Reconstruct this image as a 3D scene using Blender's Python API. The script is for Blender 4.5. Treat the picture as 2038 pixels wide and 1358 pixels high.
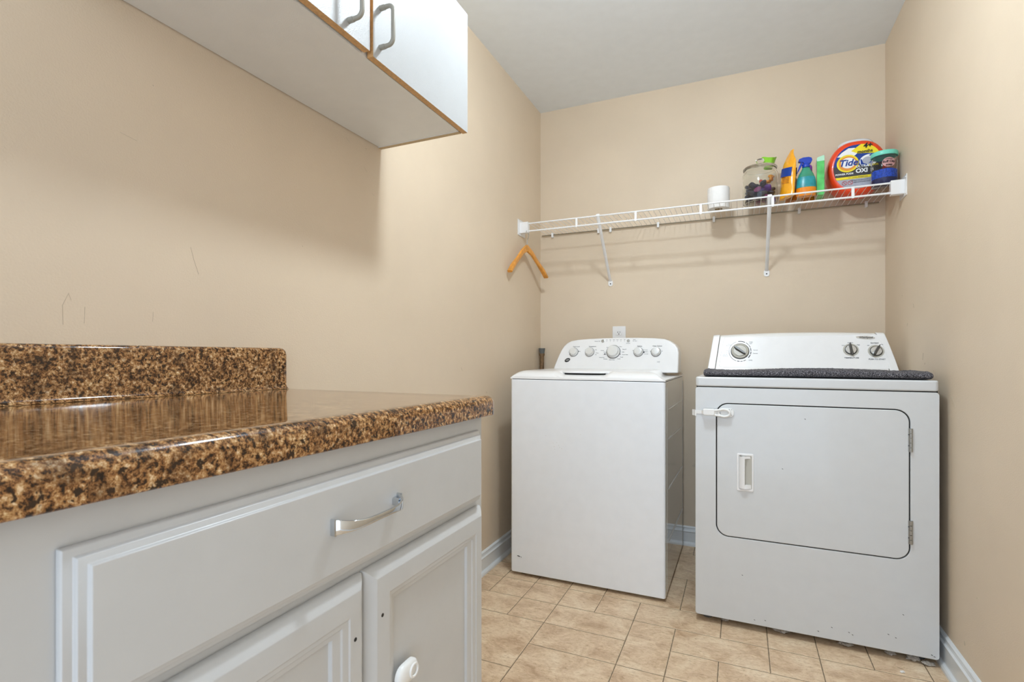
import bpy, bmesh, math, random
from mathutils import Vector, Matrix, noise as mn
random.seed(7)
R = math.radians
sc = bpy.context.scene
for o in list(bpy.data.objects): bpy.data.objects.remove(o, do_unlink=True)

# ------------------------------------------------------------- camera, world, lamp, exposure
FPX, CX, CY = 1027.07, 1019.0, 707.03
cam_d = bpy.data.cameras.new('camera'); cam = bpy.data.objects.new('camera', cam_d)
sc.collection.objects.link(cam)
cam_d.sensor_width = 36; cam_d.lens = FPX*36/2038
cam_d.shift_y = (CY-679)/2038; cam_d.shift_x = 0
cam_d.clip_start = .02
cam_d.dof.use_dof = True; cam_d.dof.focus_distance = 2.4; cam_d.dof.aperture_fstop = 14
cam.location = (0, 0, 1.0024); cam.rotation_euler = (R(90), 0, R(23.9275))
sc.camera = cam
w = bpy.data.worlds.new('world'); sc.world = w; w.use_nodes = True
w.node_tree.nodes['Background'].inputs[0].default_value = (.80, .93, 1.09, 1)
w.node_tree.nodes['Background'].inputs[1].default_value = 1.85
sc.view_settings.view_transform = 'Standard'; sc.view_settings.look = 'None'
sc.view_settings.gamma = 1; sc.view_settings.use_curve_mapping = False
sc.view_settings.exposure = 0.28
LAMP = (-.21, 1.40, 2.375); LAMP_R = .085; LAMP_E = 190
WL, WR, WB, CH, FRONT = -1.089, .608, 2.8725, 2.44, -.75

# ------------------------------------------------------------- materials
def nm(name):
    m = bpy.data.materials.new(name); m.use_nodes = True
    nt = m.node_tree; b = nt.nodes['Principled BSDF']; return m, nt, b
def s2l(c):
    return tuple(((x/255)/12.92 if x/255 <= .04045 else ((x/255+.055)/1.055)**2.4) for x in c)
def mat(name, rgb, rough=.5, metal=0, coat=0, emis=0, spec=.5, trans=0, ior=1.45, bump=0, bscale=300, alpha=1, var=0, vscale=20):
    m, nt, b = nm(name); c = s2l(rgb)
    b.inputs['Base Color'].default_value = (*c, 1); b.inputs['Roughness'].default_value = rough
    b.inputs['Metallic'].default_value = metal; b.inputs['Coat Weight'].default_value = coat
    b.inputs['Coat Roughness'].default_value = .05
    b.inputs['Specular IOR Level'].default_value = spec
    b.inputs['Transmission Weight'].default_value = trans; b.inputs['IOR'].default_value = ior
    b.inputs['Alpha'].default_value = alpha
    if emis:
        b.inputs['Emission Color'].default_value = (*c, 1); b.inputs['Emission Strength'].default_value = emis
    tc = nt.nodes.new('ShaderNodeTexCoord')
    n = nt.nodes.new('ShaderNodeTexNoise'); n.inputs['Scale'].default_value = vscale; n.inputs['Detail'].default_value = 4
    nt.links.new(tc.outputs['Object'], n.inputs['Vector'])
    v = max(var, .015)
    r = nt.nodes.new('ShaderNodeValToRGB')
    r.color_ramp.elements[0].position = .3; r.color_ramp.elements[1].position = .7
    r.color_ramp.elements[0].color = (*[x*(1-v) for x in c], 1); r.color_ramp.elements[1].color = (*[min(1, x*(1+v)) for x in c], 1)
    nt.links.new(n.outputs['Fac'], r.inputs['Fac']); nt.links.new(r.outputs['Color'], b.inputs['Base Color'])
    if bump:
        n2 = nt.nodes.new('ShaderNodeTexNoise'); n2.inputs['Scale'].default_value = bscale; n2.inputs['Detail'].default_value = 3
        nt.links.new(tc.outputs['Object'], n2.inputs['Vector'])
        bp = nt.nodes.new('ShaderNodeBump'); bp.inputs['Strength'].default_value = bump; bp.inputs['Distance'].default_value = .002
        nt.links.new(n2.outputs['Fac'], bp.inputs['Height']); nt.links.new(bp.outputs['Normal'], b.inputs['Normal'])
    return m
def ramp(nt, stops, interp='LINEAR'):
    r = nt.nodes.new('ShaderNodeValToRGB'); cr = r.color_ramp; cr.interpolation = interp
    while len(cr.elements) < len(stops): cr.elements.new(.5)
    for e, (p, c) in zip(cr.elements, stops): e.position = p; e.color = (*s2l(c), 1)
    return r
M = {}
M['wall'] = mat('beige wall paint', (219, 201, 177), .55, bump=.25, bscale=260, var=.03, vscale=3)
M['ceiling'] = mat('ceiling paint', (236, 242, 248), .8, bump=.2, bscale=200)
M['trim'] = mat('white trim paint', (226, 229, 230), .3, coat=.2)
M['cab'] = mat('white cabinet paint', (200, 201, 201), .28, bump=.06, bscale=90)
M['lam'] = mat('white melamine', (178, 179, 179), .35, bump=.3, bscale=500)
M['lamgrey'] = mat('cabinet underside laminate', (230, 230, 226), .4, bump=.2, bscale=400)
M['raw'] = mat('raw particle edge', (205, 162, 110), .7, var=.15, vscale=150)
M['rawpale'] = mat('pale raw edge', (196, 172, 134), .7, var=.1, vscale=150)
M['dark'] = mat('dark gap', (20, 19, 18), .8)
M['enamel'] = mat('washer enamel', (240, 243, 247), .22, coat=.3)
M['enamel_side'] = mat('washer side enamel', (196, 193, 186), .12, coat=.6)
M['plastic'] = mat('white plastic', (238, 237, 236), .25, coat=.2)
M['dryer'] = mat('dryer enamel', (213, 215, 216), .25, coat=.3)
M['dplastic'] = mat('dryer console plastic', (232, 230, 225), .3)
M['bezel'] = mat('grey beige bezel', (190, 186, 174), .35)
M['knobring'] = mat('silver knob ring', (200, 200, 198), .25, metal=.7)
M['knob'] = mat('pale silver knob', (226, 226, 224), .22, metal=.25, coat=.3)
M['darkknob'] = mat('dark grey knob grip', (62, 60, 56), .3, coat=.3)
M['ink'] = mat('grey print ink', (95, 95, 98), .5)
M['blackink'] = mat('black print ink', (25, 25, 28), .5)
M['chrome'] = mat('chrome', (208, 212, 216), .06, metal=1)
M['hingem'] = mat('zinc hinge metal', (170, 170, 166), .3, metal=.9)
M['handlegrey'] = mat('warm grey plastic pull', (160, 157, 146), .3)
M['lockp'] = mat('white lock plastic', (238, 238, 236), .3)
M['wire'] = mat('white coated wire', (240, 240, 240), .3)
M['rod'] = mat('galvanised rod', (150, 140, 120), .35, metal=.5)
M['wood'] = mat('varnished hanger wood', (222, 150, 58), .3, coat=.4, var=.2, vscale=40)
M['towel'] = mat('charcoal terry cloth', (74, 72, 76), .95, bump=1, bscale=420, var=.5, vscale=260)
def towelmat():
    m, nt, b = nm('charcoal terry loops'); tc = nt.nodes.new('ShaderNodeTexCoord')
    n = nt.nodes.new('ShaderNodeTexNoise'); n.inputs['Scale'].default_value = 330; n.inputs['Detail'].default_value = 3
    rr = ramp(nt, [(.36, (30, 29, 32)), (.5, (74, 72, 77)), (.66, (150, 147, 152))])
    nt.links.new(tc.outputs['Object'], n.inputs['Vector']); nt.links.new(n.outputs['Fac'], rr.inputs['Fac']); nt.links.new(rr.outputs['Color'], b.inputs['Base Color'])
    bp = nt.nodes.new('ShaderNodeBump'); bp.inputs['Strength'].default_value = 1; bp.inputs['Distance'].default_value = .003
    nt.links.new(n.outputs['Fac'], bp.inputs['Height']); nt.links.new(bp.outputs['Normal'], b.inputs['Normal']); b.inputs['Roughness'].default_value = .95
    return m
M['towel'] = towelmat()
M['paper'] = mat('white tissue paper', (240, 238, 235), .9, bump=.3, bscale=200)
M['glass'] = mat('clear glass', (250, 252, 250), .02, trans=1, ior=1.35)
M['clearp'] = mat('clear plastic', (248, 248, 250), .05, trans=1, ior=1.2)
M['teal'] = mat('teal plastic lid', (116, 214, 190), .3)
M['bluesp'] = mat('blue scrub granules', (52, 92, 205), .9, bump=1, bscale=250, var=.4, vscale=180)
M['darkblue'] = mat('dark blue contents', (48, 52, 96), .7, var=.4, vscale=90)
M['pink'] = mat('dusty pink label', (198, 150, 148), .5)
M['orange'] = mat('orange tub plastic', (240, 72, 28), .28, coat=.3)
M['bagorange'] = mat('orange glossy film', (250, 170, 28), .25, coat=.5, bump=.8, bscale=45, var=.12, vscale=25)
M['bagbrown'] = mat('brown orange film', (196, 116, 26), .35, coat=.3, bump=.8, bscale=45, var=.35, vscale=60)
M['blue'] = mat('royal blue print', (20, 62, 150), .4)
M['yellow'] = mat('bright yellow print', (250, 225, 40), .4)
M['white'] = mat('white print', (245, 245, 245), .4)
M['charcoal'] = mat('charcoal print', (66, 64, 66), .4)
M['silver'] = mat('silver grey print', (176, 178, 190), .4, var=.1, vscale=40)
M['caplid'] = mat('frosted pale lid', (222, 224, 228), .2, coat=.3)
M['red'] = mat('red print', (200, 40, 40), .4)
M['trigger'] = mat('blue sprayer plastic', (18, 62, 178), .25, coat=.3)
M['tealbottle'] = mat('teal green bottle', (62, 150, 118), .15, coat=.6, var=.12, vscale=18)
M['tealdeep'] = mat('teal label', (44, 150, 160), .3, var=.25, vscale=30)
M['orangeliq'] = mat('orange cleaner liquid', (236, 140, 24), .15, coat=.5)
M['purple'] = mat('purple plastic', (150, 66, 190), .3)
M['greenbox'] = mat('glossy green carton', (84, 190, 96), .25, coat=.4, var=.3, vscale=25)
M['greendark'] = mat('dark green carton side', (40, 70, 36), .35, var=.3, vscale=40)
M['palegreen'] = mat('pale green carton top', (176, 226, 196), .35)
M['lime'] = mat('lime scoop plastic', (150, 222, 60), .25, coat=.2)
M['podpurple'] = mat('purple pod film', (92, 40, 140), .15, coat=.6, var=.4, vscale=50)
M['podblack'] = mat('dark navy pod film', (44, 44, 66), .15, coat=.6, var=.4, vscale=50)
M['podmagenta'] = mat('magenta pod film', (140, 46, 110), .15, coat=.6, var=.3, vscale=50)
M['podorange'] = mat('orange pod film', (236, 150, 50), .15, coat=.6)
M['podred'] = mat('red pod film', (214, 80, 60), .15, coat=.6)
M['copper'] = mat('aged brown pipe', (126, 100, 72), .45, metal=.4, var=.3, vscale=60)
M['rubber'] = mat('grey rubber cap', (98, 100, 98), .6)
M['lint'] = mat('grey lint', (176, 168, 158), .95, bump=.8, bscale=300, var=.2, vscale=80)
M['scuff'] = mat('dark scuff', (182, 168, 146), .8)
M['scuffblack'] = mat('black chip', (40, 38, 36), .8)
M['lampglass'] = mat('lit lamp globe', (232, 245, 255), .4, emis=LAMP_E)
M['lampbase'] = mat('lamp base white', (240, 240, 238), .4)

def granite():
    m, nt, b = nm('brown granite laminate'); L = nt.links.new
    tc = nt.nodes.new('ShaderNodeTexCoord')
    def noise(scale, det=6, rough=.7, dist=0, off=0):
        mp = nt.nodes.new('ShaderNodeMapping'); mp.inputs['Location'].default_value = (off, off*.7, off*.3)
        L(tc.outputs['Object'], mp.inputs['Vector'])
        n = nt.nodes.new('ShaderNodeTexNoise'); n.inputs['Scale'].default_value = scale; n.inputs['Detail'].default_value = det
        n.inputs['Roughness'].default_value = rough; n.inputs['Distortion'].default_value = dist
        L(mp.outputs['Vector'], n.inputs['Vector']); return n
    a = noise(150, 4, .78, .15)
    r1 = ramp(nt, [(.30, (18, 13, 10)), (.415, (58, 40, 27)), (.46, (122, 86, 54)), (.51, (166, 124, 80)), (.58, (202, 168, 122)), (.66, (244, 228, 200))])
    L(a.outputs['Fac'], r1.inputs['Fac'])
    c = noise(34, 4, .65, .2, 3)
    r2 = ramp(nt, [(.36, (140, 118, 96)), (.52, (235, 215, 190)), (.68, (255, 250, 235))])
    L(c.outputs['Fac'], r2.inputs['Fac'])
    mx = nt.nodes.new('ShaderNodeMix'); mx.data_type = 'RGBA'; mx.blend_type = 'MULTIPLY'; mx.inputs[0].default_value = .8
    L(r1.outputs['Color'], mx.inputs[6]); L(r2.outputs['Color'], mx.inputs[7])
    v = nt.nodes.new('ShaderNodeTexVoronoi'); v.inputs['Scale'].default_value = 150
    L(tc.outputs['Object'], v.inputs['Vector'])
    d = noise(85, 3, .65, 0, 9)
    r3 = ramp(nt, [(.585, (0, 0, 0)), (.625, (255, 255, 255))]); L(d.outputs['Fac'], r3.inputs['Fac'])
    mx2 = nt.nodes.new('ShaderNodeMix'); mx2.data_type = 'RGBA'; L(r3.outputs['Color'], mx2.inputs[0])
    L(mx.outputs[2], mx2.inputs[6]); mx2.inputs[7].default_value = (*s2l((52, 36, 24)), 1)
    L(mx2.outputs[2], b.inputs['Base Color'])
    b.inputs['Roughness'].default_value = .07; b.inputs['Coat Weight'].default_value = 0
    return m
M['granite'] = granite()

def tilemat():
    m, nt, b = nm('travertine vinyl tile'); L = nt.links.new
    tc = nt.nodes.new('ShaderNodeTexCoord'); at = nt.nodes.new('ShaderNodeAttribute'); at.attribute_name = 'tile_offset'
    add = nt.nodes.new('ShaderNodeVectorMath'); add.operation = 'ADD'
    sc_ = nt.nodes.new('ShaderNodeVectorMath'); sc_.operation = 'SCALE'; sc_.inputs['Scale'].default_value = 23
    L(at.outputs['Vector'], sc_.inputs[0]); L(tc.outputs['Object'], add.inputs[0]); L(sc_.outputs[0], add.inputs[1])
    mp = nt.nodes.new('ShaderNodeMapping'); mp.inputs['Scale'].default_value = (1, 1.35, 1); L(add.outputs[0], mp.inputs['Vector'])
    n = nt.nodes.new('ShaderNodeTexNoise'); n.inputs['Scale'].default_value = 9; n.inputs['Detail'].default_value = 8; n.inputs['Roughness'].default_value = .68
    n.inputs['Distortion'].default_value = .7; L(mp.outputs[0], n.inputs['Vector'])
    r = ramp(nt, [(.28, (180, 148, 116)), (.42, (206, 178, 147)), (.52, (221, 196, 165)), (.62, (229, 208, 179)), (.76, (240, 224, 200))])
    L(n.outputs['Fac'], r.inputs['Fac'])
    n2 = nt.nodes.new('ShaderNodeTexNoise'); n2.inputs['Scale'].default_value = 75; n2.inputs['Detail'].default_value = 7; n2.inputs['Roughness'].default_value = .8
    n2.inputs['Distortion'].default_value = .8
    mp2 = nt.nodes.new('ShaderNodeMapping'); mp2.inputs['Scale'].default_value = (.75, 1.6, 1); L(add.outputs[0], mp2.inputs['Vector'])
    L(mp2.outputs[0], n2.inputs['Vector'])
    r2 = ramp(nt, [(.30, (140, 116, 92)), (.42, (232, 222, 208)), (.55, (255, 255, 255))]); L(n2.outputs['Fac'], r2.inputs['Fac'])
    mx = nt.nodes.new('ShaderNodeMix'); mx.data_type = 'RGBA'; mx.blend_type = 'MULTIPLY'; mx.inputs[0].default_value = .75
    L(r.outputs['Color'], mx.inputs[6]); L(r2.outputs['Color'], mx.inputs[7])
    hs = nt.nodes.new('ShaderNodeHueSaturation'); L(mx.outputs[2], hs.inputs['Color'])
    ma = nt.nodes.new('ShaderNodeMapRange'); L(at.outputs['Fac'], ma.inputs['Value']); ma.inputs['To Min'].default_value = .93; ma.inputs['To Max'].default_value = 1.06
    L(ma.outputs[0], hs.inputs['Value']); L(hs.outputs[0], b.inputs['Base Color'])
    bp = nt.nodes.new('ShaderNodeBump'); bp.inputs['Strength'].default_value = .25; bp.inputs['Distance'].default_value = .002
    L(n2.outputs['Fac'], bp.inputs['Height']); L(bp.outputs[0], b.inputs['Normal'])
    b.inputs['Roughness'].default_value = .5
    return m
M['tile'] = tilemat()
M['tile_edge'] = mat('bevelled tile edge', (212, 188, 156), .5, var=.2, vscale=50)  # cream-tan bevel faces round each tile
M['grout'] = mat('tile joint', (104, 86, 66), .7, var=.25, vscale=60)

# ------------------------------------------------------------- helpers
def link(o, parent=None):
    sc.collection.objects.link(o)
    if parent is not None: o.parent = parent
    return o
def finish(bm, name, m, parent=None, smooth=True, ang=35, bevel=0, seg=3, loc=None, rot=None):
    bmesh.ops.recalc_face_normals(bm, faces=bm.faces)
    me = bpy.data.meshes.new(name)
    for f in bm.faces: f.smooth = smooth
    if smooth:
        for e in bm.edges:
            if len(e.link_faces) == 2 and e.calc_face_angle(0) > R(ang): e.smooth = False
    bm.to_mesh(me); bm.free()
    for x in (m if isinstance(m, (list, tuple)) else [m]): me.materials.append(M[x])
    o = link(bpy.data.objects.new(name, me), parent)
    if loc: o.location = loc
    if rot: o.rotation_euler = rot
    if bevel:
        b = o.modifiers.new('bevel', 'BEVEL'); b.width = bevel; b.segments = seg; b.limit_method = 'ANGLE'; b.angle_limit = R(40)
        b.harden_normals = False
        wn = o.modifiers.new('wn', 'WEIGHTED_NORMAL'); wn.keep_sharp = False
        for p in me.polygons: p.use_smooth = True
        for e in me.edges: e.use_edge_sharp = False
    return o
def box(bm, a, b, mi=0):
    x0, y0, z0 = a; x1, y1, z1 = b
    v = [bm.verts.new(p) for p in ((x0,y0,z0),(x1,y0,z0),(x1,y1,z0),(x0,y1,z0),(x0,y0,z1),(x1,y0,z1),(x1,y1,z1),(x0,y1,z1))]
    fs = [bm.faces.new([v[i] for i in q]) for q in ((0,3,2,1),(4,5,6,7),(0,1,5,4),(1,2,6,5),(2,3,7,6),(3,0,4,7))]
    for f in fs: f.material_index = mi
    return fs
def frame_of(d):
    d = d.normalized(); u = Vector((0, 0, 1)) if abs(d.z) < .9 else Vector((1, 0, 0))
    a = d.cross(u).normalized(); return a, d.cross(a).normalized()
def tube(bm, pts, r, n=8, mi=0, cap=True):
    pts = [Vector(p) for p in pts]; rings = []
    rr = r if isinstance(r, (list, tuple)) else [r]*len(pts)
    pa = None
    for i, p in enumerate(pts):
        d = (pts[min(i+1, len(pts)-1)]-pts[max(i-1, 0)]).normalized()
        if pa is None: a, b = frame_of(d)
        else:
            a = (pa - d*pa.dot(d)).normalized(); b = d.cross(a)
        pa = a
        rings.append([bm.verts.new(p+rr[i]*(math.cos(2*math.pi*k/n)*a+math.sin(2*math.pi*k/n)*b)) for k in range(n)])
    for A, B in zip(rings, rings[1:]):
        for k in range(n): bm.faces.new((A[k], A[(k+1) % n], B[(k+1) % n], B[k])).material_index = mi
    if cap:
        bm.faces.new(rings[0][::-1]).material_index = mi; bm.faces.new(rings[-1]).material_index = mi
def lathe(bm, prof, c=(0,0,0), n=40, mi=0, sy=1, mt=None):
    c = Vector(c); rings = []
    for (r, z) in prof:
        if r < 1e-6: rings.append([bm.verts.new(c+Vector((0,0,z)))])
        else: rings.append([bm.verts.new(c+Vector((r*math.cos(2*math.pi*k/n), sy*r*math.sin(2*math.pi*k/n), z))) for k in range(n)])
    for A, B in zip(rings, rings[1:]):
        for k in range(n):
            k2 = (k+1) % n
            if len(A) == 1 and len(B) == 1: continue
            if len(A) == 1: f = bm.faces.new((A[0], B[k2], B[k]))
            elif len(B) == 1: f = bm.faces.new((A[k], A[k2], B[0]))
            else: f = bm.faces.new((A[k], A[k2], B[k2], B[k]))
            f.material_index = mi
def prism(bm, poly, f0, f1, mi=0):
    """poly list of 2d; f0,f1 map 2d->3d for both caps"""
    A = [bm.verts.new(f0(p)) for p in poly]; B = [bm.verts.new(f1(p)) for p in poly]; n = len(poly)
    bm.faces.new(A[::-1]).material_index = mi; bm.faces.new(B).material_index = mi
    for k in range(n): bm.faces.new((A[k], A[(k+1) % n], B[(k+1) % n], B[k])).material_index = mi
def rrect(x0, y0, x1, y1, r, n=6):
    out = []
    for cx, cy, a0 in ((x1-r, y1-r, 0), (x0+r, y1-r, 90), (x0+r, y0+r, 180), (x1-r, y0+r, 270)):
        for k in range(n+1):
            a = R(a0+90*k/n); out.append((cx+r*math.cos(a), cy+r*math.sin(a)))
    return out
def ell(cx, cy, rx, ry, n=32, rot=0):
    return [(cx+rx*math.cos(t)*math.cos(rot)-ry*math.sin(t)*math.sin(rot), cy+rx*math.cos(t)*math.sin(rot)+ry*math.sin(t)*math.cos(rot)) for t in [2*math.pi*k/n for k in range(n)]]
def tag(o, label=None, cat=None, group=None, kind=None):
    if label: o['label'] = label
    if cat: o['category'] = cat
    if group: o['group'] = group
    if kind: o['kind'] = kind
    return o
def empty(name, loc, rz=0, **k):
    o = bpy.data.objects.new(name, None); o.empty_display_size = .05; link(o)
    o.location = loc; o.rotation_euler = (0, 0, rz); return tag(o, **k)
def text_mesh(name, s, size, m, parent, mtx, bold=0, shear=0, ext=.0003, align='CENTER', curve=None, sx=1):
    cu = bpy.data.curves.new(name, 'FONT'); cu.body = s; cu.size = size; cu.offset = bold*size; cu.shear = shear
    cu.extrude = ext; cu.align_x = align; cu.align_y = 'CENTER'; cu.resolution_u = 3
    t = bpy.data.objects.new(name, cu); sc.collection.objects.link(t)
    bpy.context.view_layer.update()
    me = bpy.data.meshes.new_from_object(t.evaluated_get(bpy.context.evaluated_depsgraph_get()))
    bpy.data.objects.remove(t, do_unlink=True)
    for v in me.vertices:
        v.co.x *= sx
        if curve: v.co = Vector(curve(v.co))
    me.materials.clear(); me.materials.append(M[m])
    me.transform(mtx)
    return link(bpy.data.objects.new(name, me), parent)
def plane_mtx(origin, xdir, ydir):
    x = Vector(xdir).normalized(); z = x.cross(Vector(ydir)).normalized(); y = z.cross(x)
    return Matrix.Translation(Vector(origin)) @ Matrix((x, y, z)).transposed().to_4x4()
def struct(o): o['kind'] = 'structure'; return o

# ------------------------------------------------------------- room shell
T = .1
bm = bmesh.new(); box(bm, (WL-T, FRONT, 0), (WL, WB+T, CH)); wall_l = struct(finish(bm, 'wall_left', 'wall', smooth=False))
bm = bmesh.new(); box(bm, (WR, FRONT, 0), (WR+T, WB+T, CH)); wall_r = struct(finish(bm, 'wall_right', 'wall', smooth=False))
bm = bmesh.new(); box(bm, (WL, WB, 0), (WR, WB+T, CH)); wall_b = struct(finish(bm, 'wall_back', 'wall', smooth=False))
bm = bmesh.new(); box(bm, (WL-T, FRONT, CH), (WR+T, WB+T, CH+T)); struct(finish(bm, 'ceiling', 'ceiling', smooth=False))

# floor: joint bed + modular tiles on a 15.2 cm grid (in one sheet)
G = .1522; GX0 = -.980-G*7; GY0 = 2.1215
bm = bmesh.new()
box(bm, (WL-T, FRONT, -.1), (WR+T, WB+T, -.0012), 1)
lay = bm.faces.layers.float_color.new('tile_offset') if hasattr(bm.faces.layers, 'float_color') else None
tiles = []; used = {}
def put(c, r, w, h):
    for i in range(w):
        for j in range(h):
            if (c+i, r+j) in used: return False
    for i in range(w):
        for j in range(h): used[(c+i, r+j)] = 1
    tiles.append((c, r, w, h)); return True
# columns from X=-.980 (0), rows downwards from Y=2.1215 (0)
for t in [(-2,0,1,1),(-1,0,1,1),(0,0,1,1),(1,0,1,1),(2,0,1,1),(3,0,1,1),(4,0,2,1),(6,0,1,1),(7,0,1,1),(8,0,1,1),(9,0,1,1),(10,0,1,1),
          (-1,1,2,1),(1,1,1,1),(2,1,2,1),(4,1,1,2),(5,1,2,1),(7,1,1,1),(8,1,2,1),(0,2,2,2),(2,2,2,1),(5,2,1,1),(6,2,2,2),
          (2,3,2,2),(4,3,1,1),(5,3,1,2),(8,2,1,1),(9,2,1,2),(0,4,2,1),(3,-2,2,2),(5,-2,1,2),(4,-4,2,2),(-1,-1,1,1),(-1,-2,2,1),(0,-1,1,1)]:
    put(*t)
rr_ = random.Random(4)
for r in range(-6, 22):
    for c in range(-3, 14):
        if (c, r) in used: continue
        opts = [(2,2),(2,1),(1,2),(1,1)]; rr_.shuffle(opts)
        for w_, h_ in opts:
            if put(c, r, w_, h_): break
attr = []
for (c, r, w_, h_) in tiles:
    x0 = -.980+c*G+.0012; x1 = -.980+(c+w_)*G-.0012; y1 = GY0-r*G-.0012; y0 = GY0-(r+h_)*G+.0012
    x0 = max(x0, WL-.02); x1 = min(x1, WR+.02); y0 = max(y0, FRONT); y1 = min(y1, WB+.02)
    if x1-x0 < .004 or y1-y0 < .004: continue
    e = .0022; z = 0
    A = [bm.verts.new(p) for p in ((x0,y0,-.0012),(x1,y0,-.0012),(x1,y1,-.0012),(x0,y1,-.0012))]
    B = [bm.verts.new(p) for p in ((x0+e,y0+e,z),(x1-e,y0+e,z),(x1-e,y1-e,z),(x0+e,y1-e,z))]
    col = (rr_.random(), rr_.random(), rr_.random())
    for q in [B]+[[A[k], A[(k+1) % 4], B[(k+1) % 4], B[k]] for k in range(4)]:
        f = bm.faces.new(q); f.material_index = 0 if q is B else 2; attr.append((len(attr), col))
cols = [(0,0,0)]*6+[a[1] for a in attr]
me = bpy.data.meshes.new('floor'); bm.faces.ensure_lookup_table(); bm.to_mesh(me); bm.free()
me.materials.append(M['tile']); me.materials.append(M['grout']); me.materials.append(M['tile_edge'])
at = me.attributes.new('tile_offset', 'FLOAT_VECTOR', 'FACE')
for i, c in enumerate(cols): at.data[i].vector = c
struct(link(bpy.data.objects.new('floor', me)))

# baseboards with bead and shoe moulding; profile (offset from wall, height)
BP = [(0,0),(.024,0),(.0235,.008),(.020,.014),(.0135,.0175),(.0125,.019),(.0125,.068),(.0145,.071),(.0145,.074),(.0095,.079),(.0075,.088),(.0095,.092),(.0075,.096),(.003,.098),(0,.099)]
def base(name, p0, p1, nrm):
    bm = bmesh.new(); n = Vector(nrm)
    prism(bm, BP, lambda q: Vector(p0)+n*q[0]+Vector((0,0,q[1])), lambda q: Vector(p1)+n*q[0]+Vector((0,0,q[1])))
    return struct(finish(bm, name, 'trim', ang=25))
base('baseboard_left', (WL, .98, 0), (WL, WB, 0), (1,0,0))
base('baseboard_back', (WL+.02, WB, 0), (WR-.02, WB, 0), (0,-1,0))
base('baseboard_right', (WR, FRONT, 0), (WR, WB, 0), (-1,0,0))

# wear marks on the paint: thin strokes that belong to the walls
def stroke(parent, name, pts, wid, m='scuff'):
    bm = bmesh.new(); tube(bm, pts, wid*.6, 5); finish(bm, name, m, parent)
def wl(y, z): return (WL+.0002, y, z)
def wr(y, z): return (WR-.0002, y, z)
def wb(x, z): return (x, WB-.0002, z)
for k, (pts, wd) in enumerate([([(.739,1.236),(.746,1.21),(.757,1.18)], .0006), ([(.509,1.056),(.508,1.09),(.517,1.112),(.521,1.10)], .0004), ([(.541,1.06),(.542,1.09)], .0004),
                ([(.66,1.07),(.661,1.09)], .0004), ([(.60,1.43),(.63,1.425)], .0004), ([(1.30,1.60),(1.315,1.585)], .0006), ([(1.22,1.66),(1.235,1.65)], .0006),
                ([(1.34,1.525),(1.35,1.52)], .0005), ([(1.31,1.66),(1.312,1.657)], .0016), ([(1.05,1.30),(1.052,1.297)], .001), ([(.66,1.55),(.662,1.548)], .001),
                ([(2.10,.60),(2.10,.66)], .0012), ([(2.07,.50),(2.07,.54)], .0010), ([(2.16,.83),(2.163,.825)], .0018), ([(2.09,.74),(2.09,.79)], .001), ([(2.05,.40),(2.055,.43)], .0012), ([(1.92,.95),(1.93,.935)], .0009)]):
    stroke(wall_l, 'scuff_mark', [wl(*p) for p in pts], wd)
for pts, wd in [([(2.33,1.01),(2.335,.985)], .0012), ([(2.31,.975),(2.313,.968)], .0010), ([(2.22,.95),(2.2,.93)], .0008), ([(2.05,.87),(2.02,.84)], .001),
                ([(1.95,.05+.1),(1.945,.14)], .0012), ([(2.45,.93),(2.43,.90)], .0008), ([(2.52,1.13),(2.53,1.12)], .001), ([(1.86,.32),(1.86,.315)], .0012), ([(2.45,1.2),(2.44,1.185)], .0008), ([(2.60,1.25),(2.6,1.245)], .001)]:
    stroke(wall_r, 'scuff_mark', [wr(*p) for p in pts], wd)
for i in range(9):
    x = -.236+.007*i; z = .415+.004*math.sin(i*2.1)
    stroke(wall_b, 'scuff_mark', [wb(x, z), wb(x+.004, z+.009+.004*math.sin(i)), wb(x+.006, z-.004)], .0012)

# ------------------------------------------------------------- ceiling lamp
lamp = empty('ceiling_lamp', (LAMP[0], LAMP[1], CH), label='small round globe lamp fixed to the ceiling above the room', cat='lamp')
bm = bmesh.new(); lathe(bm, [(0,0),(.095,0),(.095,-.012),(.090,-.03),(.088,-.046),(0,-.046)]); finish(bm, 'canopy', 'lampbase', lamp)
bm = bmesh.new(); bmesh.ops.create_icosphere(bm, subdivisions=3, radius=LAMP_R)
for v in bm.verts: v.co.z *= .5
finish(bm, 'globe', 'lampglass', lamp, loc=(0, 0, LAMP[2]-CH))

# ------------------------------------------------------------- wall cabinet
YU, UZ0, UZ1, UX = 1.3865, 1.683, 2.046, -.786
wc = empty('wall_cabinet', (WL, .49, UZ0), label='white laminate wall cabinet with raw tan edges above the counter', cat='cabinet')
def L(o): return o  # readability
bm = bmesh.new()
y0, y1 = 0, YU-.49; dx = UX-WL; hz = UZ1-UZ0
def pan(bm, a, b, rawface):
    fs = box(bm, a, b)
    for f in fs:
        n = f.calc_center_median()
        if rawface(n): f.material_index = 1
box(bm, (.003, y0+.016, .002), (dx-.001, y1-.016, .018))           # bottom panel
box(bm, (0, y0+.016, hz-.016), (dx-.001, y1-.016, hz))
box(bm, (0, y0+.016, .018), (.006, y1-.016, hz-.016))
for ya in (y0, (y0+y1)/2-.008, y1-.016):
    if ya == y0 or ya > y1-.02: pan(bm, (0, ya, 0), (dx, ya+.016, hz), lambda n: n.z < .001 or n.x > dx-.001)
    else: pan(bm, (.006, ya, .018), (dx-.002, ya+.016, hz-.016), lambda n: n.x > dx-.003)
finish(bm, 'cabinet_box', ['lamgrey', 'rawpale'], wc, smooth=False)
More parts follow.
